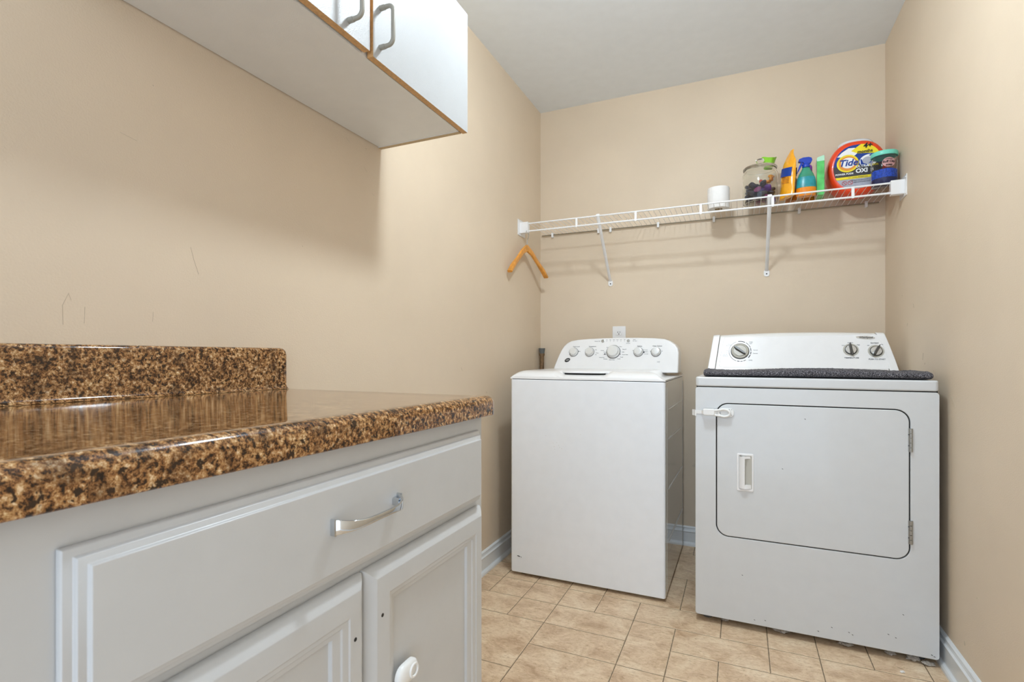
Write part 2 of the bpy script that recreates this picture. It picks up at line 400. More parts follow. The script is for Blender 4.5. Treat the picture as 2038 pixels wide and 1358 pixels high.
def udoor(ya, yb, hy, dz=0):
    bm = bmesh.new(); xa = dx+.0035; xb = dx+.0205
    for f in box(bm, (xa, ya, .000+dz), (xb, yb, hz)):
        n = f.calc_center_median()
        if n.x < xb-.0005: f.material_index = 1
    d = finish(bm, 'door', ['lam', 'raw'], wc, smooth=False)
    bm = bmesh.new(); z0, z1, so = .034, .125, .036
    pts = []
    def arc(c, r, a0, a1, n=5): return [(c[0]+r*math.cos(R(a0+(a1-a0)*k/n)), hy, c[1]+r*math.sin(R(a0+(a1-a0)*k/n))) for k in range(n+1)]
    rr = .014
    pts = [(xb, hy, z0)]+arc((xb+so-rr, z0+rr), rr, -90, 0)+arc((xb+so-rr, z1-rr), rr, 0, 90)+[(xb, hy, z1)]
    tube(bm, pts, .0052, 10)
    for z in (z0, z1): tube(bm, [(xb, hy, z), (xb+.014, hy, z)], .0062, 10)
    finish(bm, 'handle', 'handlegrey', d, ang=60)
udoor(.946-.49, 1.3895-.49, .972-.49)
udoor(.506-.49, .9345-.49, .866-.49, .006)

# ------------------------------------------------------------- countertop with backsplash
def tilt(y): return .0075*max(0, (.984-y)/.8)
ct = empty('countertop', (WL, .984, .8765), label='brown speckled granite-look countertop with backsplash on the white base cabinet', cat='countertop')
YN = -.45; CB = .8765; CT = .9163; CXF = -.4745
def cprof():
    p = [(WL, CB), (CXF-.0015, CB), (CXF, CB+.0015)]
    r = .017
    for k in range(15):
        a = R(90*k/14); p.append((CXF-r+r*math.cos(a), CT-r+r*math.sin(a)+.001))
    p += [(CXF-.032, CT+.0012), (CXF-.045, CT), (WL, CT)]
    return p
bm = bmesh.new()
ys = [YN, .0, .3, .6, .9, .970, .978, .982, .984]; ins = [0,0,0,0,0,0,.0012,.004,.008]
P = cprof(); rings = []
for y, i_ in zip(ys, ins):
    ring = []
    for (x, z) in P:
        zz = z+tilt(y)
        if x > WL+.001 and i_ and x > CXF-.03: x = x-i_
        if i_ and z > CT-.02: zz -= i_*.5
        ring.append(bm.verts.new((x-WL, y-.984, zz-CB)))
    rings.append(ring)
n = len(P)
for A, B in zip(rings, rings[1:]):
    for k in range(n): bm.faces.new((A[k], A[(k+1) % n], B[(k+1) % n], B[k]))
bm.faces.new(rings[0][::-1]); bm.faces.new(rings[-1])
finish(bm, 'counter_slab', 'granite', ct, ang=40)
bm = bmesh.new(); bt = 1.0205; th = .022
bp_ = [(WL, CT-.002)]+[(WL+th+.012-.012*math.sin(R(90*k/8)), CT+.0004+.012-.012*math.cos(R(90*k/8))) for k in range(9)]
for k in range(6):
    a = R(90*k/5); bp_.append((WL+th-.009+.009*math.cos(a), bt-.009+.009*math.sin(a)))
bp_.append((WL, bt))
ys = [YN, 0, .4, .8, .962, .969, .974, .976]; ins = [0,0,0,0,0,.0012,.004,.010]; rings = []
for y, i_ in zip(ys, ins):
    f = tilt(y)
    rings.append([bm.verts.new((x-WL, y-.984, (z+f*(1 if z < .95 else .2)-(i_ if z > .95 else 0))-CB)) for (x, z) in bp_])
n = len(bp_)
for A, B in zip(rings, rings[1:]):
    for k in range(n): bm.faces.new((A[k], A[(k+1) % n], B[(k+1) % n], B[k]))
bm.faces.new(rings[0][::-1]); bm.faces.new(rings[-1])
finish(bm, 'backsplash', 'granite', ct, ang=40)

# ------------------------------------------------------------- base cabinet
FX = -.494; BC0, BC1 = -.40, 0.9555
bc = empty('base_cabinet', (WL, BC0, 0), label='white painted base cabinet with a wide drawer over two panel doors', cat='cabinet')
def off(o, base): o.location = Vector(o.location)-Vector(base); return o
bcb = (WL, BC0, 0)
bm = bmesh.new()
box(bm, (WL+.001, BC0, .10), (FX-.019, BC1-.001, .8755)); box(bm, (WL+.06, BC0, 0), (FX-.075, BC1-.002, .10))
for v in bm.verts:
    if v.co.z > .87: v.co.z += tilt(v.co.y)-.0002
off(finish(bm, 'carcass', 'cab', bc, smooth=False), bcb)
bm = bmesh.new()
for (a, b, c, d) in [(BC0, .245, .10, .8755), (.915, BC1, .10, .8755), (.245, .915, .828, .8755), (.245, .915, .665, .745), (.245, .915, .10, .15), (.545, .59, .15, .665)]:
    box(bm, (FX-.019, a, c), (FX, b, d))
bmesh.ops.remove_doubles(bm, verts=bm.verts, dist=1e-5)
for v in bm.verts:
    if v.co.z > .87: v.co.z += tilt(v.co.y)+.0004
off(finish(bm, 'face_frame', 'cab', bc, smooth=False), bcb)
def ringpanel(name, y0, y1, z0, z1, rings_, parent, m='cab', far=None):
    """rings_: (inset near/top/bottom, inset far, x)"""
    bm = bmesh.new(); prev = None
    for it in rings_:
        i_, x = it[0], it[1]; j = it[2] if len(it) > 2 else i_
        cur = [bm.verts.new(p) for p in ((x, y0+i_, z0+i_), (x, y1-j, z0+i_), (x, y1-j, z1-i_), (x, y0+i_, z1-i_))]
        if prev:
            for k in range(4): bm.faces.new((prev[k], prev[(k+1) % 4], cur[(k+1) % 4], cur[k]))
        else: bm.faces.new(cur[::-1])
        prev = cur
    bm.faces.new(prev)
    return finish(bm, name, m, parent, smooth=False, bevel=.0010, seg=2)
dr = off(ringpanel('drawer', 0.2254, 0.9349, 0.7078, 0.8495, [(0, FX+.0005), (0, FX+.0045), (.0012, FX+.0070), (.0075, FX+.0098), (.0086, FX+.0132), (.0146, FX+.0160), (.0160, FX+.0195)], bc), bcb)
def cdoor(y0, y1):
    z0, z1 = 0.1321, 0.6969
    d = off(ringpanel('door', y0, y1, z0, z1, [(0, FX+.0005), (0, FX+.006), (.0025, FX+.0095), (.008, FX+.0145), (.0150, FX+.0188), (.017, FX+.0195), (.045, FX+.0195, .037), (.0463, FX+.0175, .0385), (.053, FX+.0168, .049), (.0543, FX+.0146, .0505), (.062, FX+.0130, .064), (.0633, FX+.0080, .0655)], bc), bcb)
    return d
dL = cdoor(0.2047, 0.577); dRr = cdoor(0.580, 0.9353)
for d, y in ((dRr, 0.6072), (dL, 0.5496)):
    bm = bmesh.new(); tube(bm, [(FX+.0190, y, 0.6256 if d is dRr else 0.6192), (FX+.0198, y, 0.6256 if d is dRr else 0.6192)], .0028, 12)
    h_ = finish(bm, 'screw_hole', 'scuffblack', d); 
# chrome bow pull
bm = bmesh.new(); fx = FX+.0195; ya, yb, zc = 0.5048, 0.6420, 0.784; rings = []
N = 26
for k in range(N+1):
    t = k/N; y = ya+(yb-ya)*t; e = abs(2*t-1)
    out = .0035+.024*(1-e**4.5)
    hh = .0042+.0062*e**3; th_ = .0022
    dyv = 1; dxv = -(.024*4.5*e**3.5*(1 if t > .5 else -1))*2/(yb-ya)
    nn = Vector((dyv, -dxv, 0)).normalized() if e > .02 else Vector((1, 0, 0))
    c = Vector((fx+out, y, zc)); nrm = Vector((nn.x, nn.y, 0))
    ring = []
    for q in rrect(-th_, -hh, th_, hh, .0012, 2): ring.append(bm.verts.new(c+nrm*q[0]+Vector((0,0,q[1]))))
    rings.append(ring)
n = len(rings[0])
for A, B in zip(rings, rings[1:]):
    for k in range(n): bm.faces.new((A[k], A[(k+1) % n], B[(k+1) % n], B[k]))
bm.faces.new(rings[0][::-1]); bm.faces.new(rings[-1])
for y, s in ((ya, 1), (yb, -1)):
    prism(bm, rrect(y-.002, zc-.0110, y+.002, zc+.0110, .0019, 2), lambda q: Vector((fx, q[0], q[1])), lambda q: Vector((fx+.0075, q[0], q[1])))
    prism(bm, rrect(y+s*.008-.0045, zc-.006, y+s*.008+.0045, zc+.006, .003, 3), lambda q: Vector((fx, q[0], q[1])), lambda q: Vector((fx+.013, q[0]+s*.002, q[1])))
finish(bm, 'drawer_pull', 'chrome', dr, ang=45, loc=(0,0,0))
# children of drawer/doors were built in world coordinates relative to the cabinet offset; keep their frame
# child lock on cabinet doors
cl = empty('child_lock', (FX+.0195, 0.6613, 0.5129), label='white oval child safety latch stuck on the right base cabinet door', cat='safety lock')
bm = bmesh.new()
def pad(bm, y0, y1, z0, z1, x0, x1, r):
    P_ = rrect(y0, z0, y1, z1, r, 6); P2 = rrect(y0+.004, z0+.004, y1-.004, z1-.004, r-.004, 6)
    A = [bm.verts.new((x0, *p)) for p in P_]; B = [bm.verts.new((x0+(x1-x0)*.6, *p)) for p in P_]; C_ = [bm.verts.new((x1, *p)) for p in P2]
    n = len(A); bm.faces.new(A[::-1]); bm.faces.new(C_)
    for X_, Y_ in ((A, B), (B, C_)):
        for k in range(n): bm.faces.new((X_[k], X_[(k+1) % n], Y_[(k+1) % n], Y_[k]))
pad(bm, -.026, .026, -.0165, .0165, 0, .0095, .016); finish(bm, 'latch_pad', 'lockp', cl, ang=60)
bm = bmesh.new(); ring_pts = [(.0100, .010+.0095*math.cos(a), .0095*math.sin(a)) for a in [2*math.pi*k/20 for k in range(21)]]
tube(bm, ring_pts, .0022, 6, cap=False); finish(bm, 'release_button', 'lockp', cl)
bm = bmesh.new()
prism(bm, [(0.0085,-.018),(.0100,-.018),(.0125,-.06),(.0125,-.13),(.0115,-.175),(.0100,-.175),(.0110,-.13),(.0110,-.06)], lambda q: Vector((q[0], q[1], -.010)), lambda q: Vector((q[0], q[1], .010)))
finish(bm, 'strap', 'lockp', cl, ang=50, rot=(R(38), 0, 0))
bm = bmesh.new(); pad(bm, -.20, -.148, -.0165, .0165, 0, .0095, .016); finish(bm, 'latch_pad', 'lockp', cl, ang=60, rot=(R(38), 0, 0))

# ------------------------------------------------------------- washer
WO = (-.9646, 2.1574, 0); WW, WD, WT = .686, .669, .8923
ws = empty('washing_machine', WO, R(-.208), label='white top-load washing machine with five knobs on its console, left of the dryer', cat='washing machine')
bm = bmesh.new(); prism(bm, rrect(0, 0, WW, WD, .012, 4), lambda q: Vector((q[0], q[1], .014)), lambda q: Vector((q[0], q[1], WT)))
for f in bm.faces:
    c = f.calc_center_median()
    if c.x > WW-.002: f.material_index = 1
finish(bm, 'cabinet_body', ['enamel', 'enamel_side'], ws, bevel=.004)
bm = bmesh.new()
for z, zz, a, b in ((.775, .772, .09, .60), (.650, .636, .09, .63), (.44, .43, .09, .63), (.22, .21, .09, .63)):
    tube(bm, [(WW-.0005, a, z), (WW+.0012, a+.02, z), (WW+.0012, b-.02, zz), (WW-.0005, b, zz)], .0024, 6)
tube(bm, [(WW, .045, .03), (WW, .045, .87)], .0012, 6); tube(bm, [(WW, .645, .03), (WW, .645, .87)], .0012, 6)
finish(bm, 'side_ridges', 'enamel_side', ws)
for u in (.05, WW-.05):
    for v in (.05, WD-.05):
        bm = bmesh.new(); lathe(bm, [(0,0),(.02,0),(.022,.006),(.014,.014),(0,.0145)], (u, v, 0), 20); finish(bm, 'foot', 'rubber', ws)
bm = bmesh.new(); prism(bm, rrect(.005, .005, WW-.005, WD-.005, .01, 4), lambda q: Vector((q[0], q[1], WT-.002)), lambda q: Vector((q[0], q[1], WT+.0025)))
finish(bm, 'seam_shadow_gap', 'dark', ws, smooth=False)  # black filler: shade of the seam under the top cover, put in as colour
# top cover heightfield
def ss(t): t = max(0, min(1, t)); return t*t*(3-2*t)
def rise(t):  # quarter-round
    t = max(0, min(1, t)); return math.sqrt(max(0, 1-(1-t)**2))
def top_h(u, v):
    a = rise(v/.075); l = rise(u/.055); r = ss((WW-.004-.058*ss(v/.11)-u)/.028)
    h = .006+.031*a*l*r
    # finger scoop near the front left
    su = ss((u-.195)/.05)*ss((.465-u)/.05); sv = ss((.085-v)/.02)
    h -= .016*su*sv*(1 if v > .012 else v/.012)
    return WT+.0025+max(.004, h)
bm = bmesh.new(); NU, NV = 120, 80
us = [WW*i/NU for i in range(NU+1)]; vs = [WD*(j/NV)**1.5 for j in range(NV+1)]
g = [[bm.verts.new((u, v, top_h(u, v))) for v in vs] for u in us]
for i in range(NU):
    for j in range(NV): bm.faces.new((g[i][j], g[i+1][j], g[i+1][j+1], g[i][j+1]))
bot = [bm.verts.new((u, v, WT+.0025)) for u, v in ((0,0),(WW,0),(WW,WD),(0,WD))]
bm.faces.new(bot[::-1])
bm.faces.new([bot[0], bot[1]]+[g[i][0] for i in range(NU, -1, -1)])
bm.faces.new([bot[1], bot[2]]+[g[NU][j] for j in range(NV, -1, -1)])
bm.faces.new([bot[2], bot[3]]+[g[i][NV] for i in range(0, NU+1)])
bm.faces.new([bot[3], bot[0]]+[g[0][j] for j in range(0, NV+1)])
finish(bm, 'top_cover', 'plastic', ws, ang=50)
# lid lip over the scoop
bm = bmesh.new()
lip = [(.222, .075), (.240, .060), (.262, .050), (.300, .046), (.370, .046), (.400, .050), (.424, .060), (.440, .075), (.440, .13), (.222, .13)]
prism(bm, lip, lambda q: Vector((q[0], q[1], WT+.0300)), lambda q: Vector((q[0], q[1]+.003, WT+.0385)))
lid = finish(bm, 'lid_lip', 'plastic', ws, ang=30, bevel=.002)
bm = bmesh.new(); box(bm, (.24, .060, WT+.024), (.424, .10, WT+.0300)); finish(bm, 'lip_shadow_gap', 'dark', ws, smooth=False)
# console
CV0, CV1, CZ0, CZ1 = .455, .515, .925, 1.092
def wface(u, z, o=0):
    t = (z-CZ0)/(CZ1-CZ0); n = Vector((0, -(CZ1-CZ0), CV1-CV0)).normalized()
    return Vector((u, CV0+(CV1-CV0)*t, z))+n*o
outl = [(.040,.915),(.052,.955),(.066,1.00),(.078,1.030),(.090,1.050),(.107,1.067),(.130,1.0785),(.165,1.0845),(.23,1.0885),(.31,1.0915),(.40,1.0925),(.48,1.0915),(.56,1.0885),(.612,1.083),(.640,1.073),(.664,1.056),(.679,1.036),(.684,1.015),(.685,.96),(.685,.915)]
bm = bmesh.new(); A = [bm.verts.new(wface(u, z)) for u, z in outl]; cu = .36
B = [bm.verts.new((cu+(u-cu)*1.0, .60 if z < 1.0 else .595, min(z, 1.088))) for u, z in outl]
n = len(A); bm.faces.new(A); bm.faces.new(B[::-1])
for k in range(n): bm.faces.new((A[k], B[k], B[(k+1) % n], A[(k+1) % n]))
con = finish(bm, 'console', 'plastic', ws, bevel=.007, seg=4, ang=60)
# knobs: child parts of console
nrm_w = Vector((0, -(CZ1-CZ0), CV1-CV0)).normalized()
def disc(bm, cen, nrm, prof, n=36, mi=0):
    """revolve (r, h) along nrm"""
    nrm = Vector(nrm).normalized(); a, b = frame_of(nrm); rings = []
    for (r, h) in prof:
        c = Vector(cen)+nrm*h
        rings.append([bm.verts.new(c)] if r < 1e-6 else [bm.verts.new(c+r*(math.cos(2*math.pi*k/n)*a+math.sin(2*math.pi*k/n)*b)) for k in range(n)])
    for A, B in zip(rings, rings[1:]):
        for k in range(n):
            k2 = (k+1) % n
            if len(A) == 1: f = bm.faces.new((A[0], B[k], B[k2]))
            elif len(B) == 1: f = bm.faces.new((A[k], A[k2], B[0]))
            else: f = bm.faces.new((A[k], A[k2], B[k2], B[k]))
            f.material_index = mi
def wknob(u, z, r, h):
    bm = bmesh.new(); c = wface(u, z)
    disc(bm, c, nrm_w, [(0, -.001), (r*1.06, -.001), (r*1.06, .0015), (r*.9, .0022)], mi=1)
    disc(bm, c, nrm_w, [(r*.98, .002), (r*.97, .005), (r*.84, .007), (r*.80, h-.003), (r*.76, h), (r*.6, h+.0006), (0, h)])
    return finish(bm, 'knob', ['knob', 'ink'], con, ang=40)
for u in (.149, .236, .489, .575): wknob(u, 1.018, .0235, .019)
wknob(.361, 1.019, .0345, .024)
def wbutton(u, z, r):
    bm = bmesh.new(); disc(bm, wface(u, z), nrm_w, [(0, -.001), (r, -.001), (r, .0018), (r*.8, .0022), (r*.75, .0012), (0, .0014)]); finish(bm, 'push_button', 'hingem', con, ang=40)
wbutton(.3015, 1.0755, .0085); wbutton(.4345, 1.0755, .0078)
def wmtx(u, z, o=.0004): return plane_mtx(wface(u, z, o), (1, 0, 0), (0, CV1-CV0, CZ1-CZ0))
def wt(s, u, z, size=.0075, m='ink', **k): text_mesh('printed_label', s, size, m, con, wmtx(u, z), **k)
wt('Water Level', .160, 1.0475); wt('Temperature', .248, 1.0475, bold=.02); wt('Options', .493, 1.0475, bold=.02); wt('Water Options', .580, 1.0475, bold=.02)
wt('Power Off', .272, 1.0745, .007); wt('Lid Lock', .434, 1.063, .006); wt('Signal', .464, 1.0815, .0055); wt('On / Start', .467, 1.0745, .0055)
for i, s in enumerate(['Fill', 'Soak', 'Wash', 'Rinse', 'Spin', 'Off']):
    wt(s, .322+.0185*i, 1.0815, .005)
    bm = bmesh.new(); disc(bm, wface(.322+.0185*i, 1.075), nrm_w, [(0,0),(.0014,0),(.0014,.0006),(0,.0007)], 10); finish(bm, 'indicator_light', 'blackink' if i % 2 == 0 else 'ink', con)
for s, u, z in [('Auto', .180, 1.022), ('Cold', .268, 1.030), ('Warm', .277, 1.013), ('Hot', .270, 1.004), ('Normal', .303, 1.026), ('Whites', .318, 1.017), ('Colors', .317, 1.005), ('Heavy Duty', .303, .990),
                ('Delicates', .323, .982), ('Speed Wash', .357, .978), ('Casuals', .392, .983), ('Towels', .405, .992), ('Power Clean', .423, 1.004), ('Bulky', .411, 1.018), ('Deep Fill', .417, 1.032), ('Rinse', .397, 1.046), ('Drain', .330, 1.042),
                ('Extra Rinse', .522, 1.028), ('Softener', .528, 1.019), ('Pre Soak', .528, 1.008)]:
    wt(s, u, z, .0056)
for u, z, w_ in [(.1755, 1.0225, .003), (.516, 1.017, .005), (.318, 1.008, .004), (.398, 1.0065, .0025), (.605, 1.022, .002), (.124, 1.028, .0015), (.121, 1.018, .0015), (.212, 1.030, .0015), (.548, 1.022, .002), (.462, 1.025, .002)]:
    bm = bmesh.new(); disc(bm, wface(u, z), nrm_w, [(0,0),(w_*.8,0),(w_*.8,.0006),(0,.0007)], 12); finish(bm, 'printed_mark', 'blackink', con)
bm = bmesh.new(); E_ = ell(0, 0, .0148, .0100)
prism(bm, E_, lambda q: wface(.1185+q[0]*.98-q[1]*0, .9755+q[1]+q[0]*.25, 0), lambda q: wface(.1185+q[0]*.98, .9755+q[1]+q[0]*.25, .0012))
bdg = finish(bm, 'maker_badge', 'blackink', con, smooth=False)
bm = bmesh.new(); tube(bm, [wface(.1185+x*.0105, .9755+y*.0068+x*.0026, .0014) for x, y in [(-.8,-.2),(-.5,.5),(-.2,.3),(-.3,-.3),(-.05,-.6),(.1,.1),(.3,.6),(.5,.2),(.35,-.3),(.6,-.5),(.85,.1)]], .0007, 5); finish(bm, 'monogram', 'white', bdg)
wt('HE', .590, .968, .011, m='knobring')
# chips on front panel
for pts in ([(.034,.0895),(.040,.0885),(.048,.087)], [(.052,.0865),(.0545,.085)]):
    bm = bmesh.new(); tube(bm, [(p[0], -.0002, p[1]) for p in pts], [.0012]+[.002]*(len(pts)-2)+[.0012], 6); finish(bm, 'paint_chip', 'scuffblack', ws)
for (u, z) in [(.205,.615),(.21,.60),(.222,.618),(.23,.606),(.235,.598),(.213,.588),(.17,.645),(.245,.593),(.33,.66)]:
    bm = bmesh.new(); tube(bm, [(u, -.0001, z), (u+.003, -.0001, z-.002)], .0004, 5); finish(bm, 'scratch', 'scuff', ws)

# drain pipe
dp = empty('standpipe', (-1.066, 2.835, 0), label='grey-capped brown drain pipe standing in the corner behind the washer', cat='pipe')
bm = bmesh.new(); tube(bm, [(0,0,0), (0,0,.985), (0,0,1.0), (0,0,1.004)], [.0125,.0125,.0125,.0165], 20); tube(bm, [(0,0,.999), (0,0,1.012)], .0165, 20); finish(bm, 'pipe', 'copper', dp, ang=40)
bm = bmesh.new(); lathe(bm, [(0,1.008),(.0158,1.008),(.0150,1.016),(.0185,1.040),(.0185,1.0425),(.013,1.0425),(.012,1.036),(0,1.036)], n=24); finish(bm, 'cap', 'rubber', dp, ang=40)

# outlet
ol = empty('wall_outlet', (-.6205, WB, 1.106), label='white duplex wall outlet above the washer console', cat='outlet')
bm = bmesh.new(); prism(bm, rrect(-.0365, -.057, .0365, .057, .004, 3), lambda q: Vector((q[0], 0, q[1])), lambda q: Vector((q[0], -.006, q[1]))); finish(bm, 'cover_plate', 'plastic', ol, bevel=.002)
for dz in (.0195, -.0195):
    bm = bmesh.new(); pl = [p for p in ell(0, 0, .017, .0172)]; pl = [(x, max(-.0135, min(.0135, z))) for x, z in pl]
    prism(bm, pl, lambda q: Vector((q[0], -.005, q[1]+dz)), lambda q: Vector((q[0], -.0085, q[1]+dz))); so = finish(bm, 'socket', 'plastic', ol, ang=30)
    bm = bmesh.new()
    box(bm, (-.0075, -.0092, dz), (-.0050, -.008, dz+.008)); box(bm, (.0045, -.0092, dz+.001), (.0068, -.008, dz+.008))
    prism(bm, ell(0, -.006+dz, .0026, .003, 12), lambda q: Vector((q[0], -.008, q[1])), lambda q: Vector((q[0], -.0092, q[1]))); finish(bm, 'slots', 'dark', so, smooth=False)

# ------------------------------------------------------------- dryer
DO = (-.1575, 2.0639, 0); DW, DD = .737, .70
dy = empty('clothes_dryer', DO, R(-.4607), label='white front-load clothes dryer with a large hinged door, right of the washer', cat='dryer')
DT, DS, DB = .9208, .8838, .026
# front + body with door aperture groove
bm = bmesh.new(); prism(bm, rrect(0, .006, DW, DD, .012, 4), lambda q: Vector((q[0], q[1], DB)), lambda q: Vector((q[0], q[1], DS-.0015)))
finish(bm, 'cabinet_body', 'dryer', dy, bevel=.004)
dox = (.0745, .3337, .6590, .8230)
def ringplate(name, outer, inner, y0, y1, m, parent, **k):
    bm = bmesh.new(); n = len(outer)
    L0 = [[bm.verts.new((p[0], y, p[1])) for p in ring] for y in (y0, y1) for ring in (outer, inner)]
    o0, i0, o1, i1 = L0
    for k_ in range(n):
        q = (k_+1) % n
        bm.faces.new((o0[k_], o0[q], i0[q], i0[k_])); bm.faces.new((o1[k_], i1[k_], i1[q], o1[q]))
        bm.faces.new((o0[k_], o1[k_], o1[q], o0[q])); bm.faces.new((i0[k_], i0[q], i1[q], i1[k_]))
    return finish(bm, name, m, parent, **k)
outer = rrect(0, DB, DW, DS-.0015, .010, 10); inner = rrect(dox[0]-.002, dox[1]-.002, dox[2]+.002, dox[3]+.002, .042, 10)
ringplate('front_panel', outer, inner, 0, .008, 'dryer', dy, bevel=.0025, seg=3)
bm = bmesh.new(); box(bm, (.05, .0055, .31), (.69, .0075, .85)); finish(bm, 'door_gap', 'dark', dy, smooth=False)
bm = bmesh.new(); P_ = rrect(dox[0]+.0015, dox[1]+.0015, dox[2]-.0015, dox[3]-.0015, .039, 10)
prism(bm, P_, lambda q: Vector((q[0], .0078, q[1])), lambda q: Vector((q[0], -.0015, q[1])))
door = finish(bm, 'door', 'dryer', dy, bevel=.003, seg=3)
# recessed grip
hx0, hz0, hx1, hz1 = .1435, .507, .1995, .644
hd_ = ringplate('handle_frame', rrect(hx0, hz0, hx1, hz1, .005, 4), rrect(hx0+.007, hz0+.008, hx1-.006, hz1-.008, .003, 4), -.0045, -.001, 'plastic', door, bevel=.0015, seg=2)
bm = bmesh.new()
g0 = [(hx0+.007, hz0+.008), (hx1-.006, hz0+.008), (hx1-.006, hz1-.008), (hx0+.007, hz1-.008)]
A = [bm.verts.new((p[0], -.0020, p[1])) for p in g0]; bm.faces.new(A)
finish(bm, 'handle_recess', 'bezel', hd_, smooth=False)
bm = bmesh.new()
prism(bm, [(hx0+.007, -.0018), (hx0+.012, -.011), (hx0+.020, -.015), (hx0+.026, -.015), (hx0+.027, -.0135), (hx0+.021, -.0130), (hx0+.014, -.0018)], lambda q: Vector((q[0], q[1], hz0+.010)), lambda q: Vector((q[0], q[1], hz1-.010)))
prism(bm, [(hx0+.007, -.0018), (hx0+.012, -.011), (hx0+.026, -.015), (hx0+.038, -.010), (hx1-.008, -.0018)], lambda q: Vector((q[0], q[1], hz0+.010)), lambda q: Vector((q[0], q[1]*.8, hz0+.024)))
prism(bm, [(hx0+.007, -.0018), (hx0+.012, -.011), (hx0+.026, -.015), (hx0+.036, -.006), (hx1-.010, -.0018)], lambda q: Vector((q[0], q[1], hz1-.018)), lambda q: Vector((q[0], q[1]*.8, hz1-.010)))
finish(bm, 'handle_grip', 'plastic', hd_, ang=40)
for zc_ in (.7257, .426):
    bm = bmesh.new(); hxm = .6612
    box(bm, (hxm-.0065, -.0030, zc_-.038), (hxm+.0065, .000, zc_+.038))
    for k in range(5): tube(bm, [(hxm, -.0045, zc_-.038+.0155*k), (hxm, -.0045, zc_-.038+.0155*k+.0135)], .0042, 12)
    hh_ = finish(bm, 'hinge', 'hingem', dy, ang=40)
    for k in (-1, 1):
        for s in (-.0052,):
            bm = bmesh.new(); disc(bm, (hxm+s, -.003, zc_+k*.018), (0,-1,0), [(0,0),(.0022,0),(.0018,.0012),(0,.0014)], 10); finish(bm, 'screw', 'ink', hh_)
# top
bm = bmesh.new(); prism(bm, rrect(.001, -.003, DW-.001, DD, .012, 4), lambda q: Vector((q[0], q[1], DS+.0015)), lambda q: Vector((q[0], q[1], DT)))
finish(bm, 'top_panel', 'dryer', dy, bevel=.006, seg=4)
bm = bmesh.new(); box(bm, (.004, .004, DS-.004), (DW-.004, DD-.01, DS+.003)); finish(bm, 'seam_shadow_gap', 'dark', dy, smooth=False)  # near-black slab paints the shade inside the open seam below the top
for u in (.04, DW-.04):
    for v in (.06, DD-.06):
        bm = bmesh.new(); lathe(bm, [(0,0),(.018,0),(.020,.006),(.009,.010),(.009,.030),(0,.030)], (u, v, 0), 20); finish(bm, 'foot', 'rubber', dy)
# console: profile in (v,z); ends taper inwards towards the top
KV0, KV1, KZ0, KZ1 = .445, .520, DT-.002, 1.090
def kf(u, z, o=0):
    t = (z-KZ0)/(KZ1-KZ0); n = Vector((0, -(KZ1-KZ0), KV1-KV0)).normalized()
    return Vector((u, KV0+(KV1-KV0)*t, z))+n*o
kn = Vector((0, -(KZ1-KZ0), KV1-KV0)).normalized()
kprof = [(KV0-.004, KZ0), (KV0, KZ0+.012), (KV0+.028, KZ0+.066), (KV0+.052, KZ0+.118), (KV1-.004, KZ1-.008), (KV1+.004, KZ1), (KV1+.02, KZ1+.003), (KV1+.05, KZ1-.004), (KV1+.066, KZ1-.03), (KV1+.075, KZ0)]
def kL(z): t = (z-KZ0)/(KZ1-KZ0); return .012+.024*t
def kR(z): t = (z-KZ0)/(KZ1-KZ0); return .7335-.038*t**1.3
def kbody(name, s0, s1, m, grow=0, nseg=24, parent=dy, bev=.003):
    bm = bmesh.new(); rings = []
    for i in range(nseg+1):
        s = s0+(s1-s0)*i/nseg; ring = []
        for (v, z) in kprof:
            zt = KZ0+(z-KZ0)*(1+.055*(1-(2*s-1)**2)+grow*.02); vv = v-(grow*.003 if v < KV1+.01 else 0)
            uL, uR = kL(max(z, KZ0)), kR(max(z, KZ0)); ring.append(bm.verts.new((uL+(uR-uL)*s, vv, zt)))
        rings.append(ring)
    n = len(kprof)
    for A, B in zip(rings, rings[1:]):
        for k in range(n): bm.faces.new((A[k], B[k], B[(k+1) % n], A[(k+1) % n]))
    bm.faces.new(rings[0]); bm.faces.new(rings[-1][::-1])
    return finish(bm, name, m, parent, ang=28, bevel=bev)
kc = kbody('console', .045, .955, 'dplastic')
kbody('console_end_cap', 0, .043, 'plastic', 1, 3); kbody('console_end_cap', .957, 1, 'plastic', 1, 3)
# faceplate on console
def onk(u, z, o): return kf(u, z, o)
fp = [(.062,.953),(.068,.9465),(.080,.944),(.695,.944),(.704,.947),(.7065,.954),(.700,.985),(.690,1.03),(.678,1.065),(.672,1.0805),(.664,1.0855),(.09,1.0805),(.084,1.077),(.080,1.066),(.070,1.01)]
def arch(u, z): return z+.0085*(1-(2*(u-.38)/.7)**2)*max(0, (z-.96))/.13
bm = bmesh.new(); prism(bm, fp, lambda q: kf(q[0], arch(*q), -.002), lambda q: kf(q[0], arch(*q), .0048))
fpl = finish(bm, 'faceplate', 'plastic', kc, bevel=.0025, seg=3)
FO = .0048
def dmark(bm, cu, cz, r0, r1, a0, a1, n=8):
    pts = [(cu+r1*math.cos(R(a0+(a1-a0)*k/n)), cz+r1*math.sin(R(a0+(a1-a0)*k/n))) for k in range(n+1)]+[(cu+r0*math.cos(R(a1-(a1-a0)*k/n)), cz+r0*math.sin(R(a1-(a1-a0)*k/n))) for k in range(n+1)]
    prism(bm, pts, lambda q: kf(q[0], q[1], FO), lambda q: kf(q[0], q[1], FO+.0005))
kc_u, kc_z = .1495, 1.0175
bm = bmesh.new()
for a0, a1, w_ in [(63, 100, .003), (40, 58, .002), (22, 37, .0022), (2, 18, .003), (-18, -2, .003), (-40, -22, .0035), (-72, -58, .002), (-88, -76, .002), (-105, -92, .0028), (110, 170, .0012), (172, 250, .0018)]:
    dmark(bm, kc_u, kc_z, .0465-w_, .0465, a0, a1)
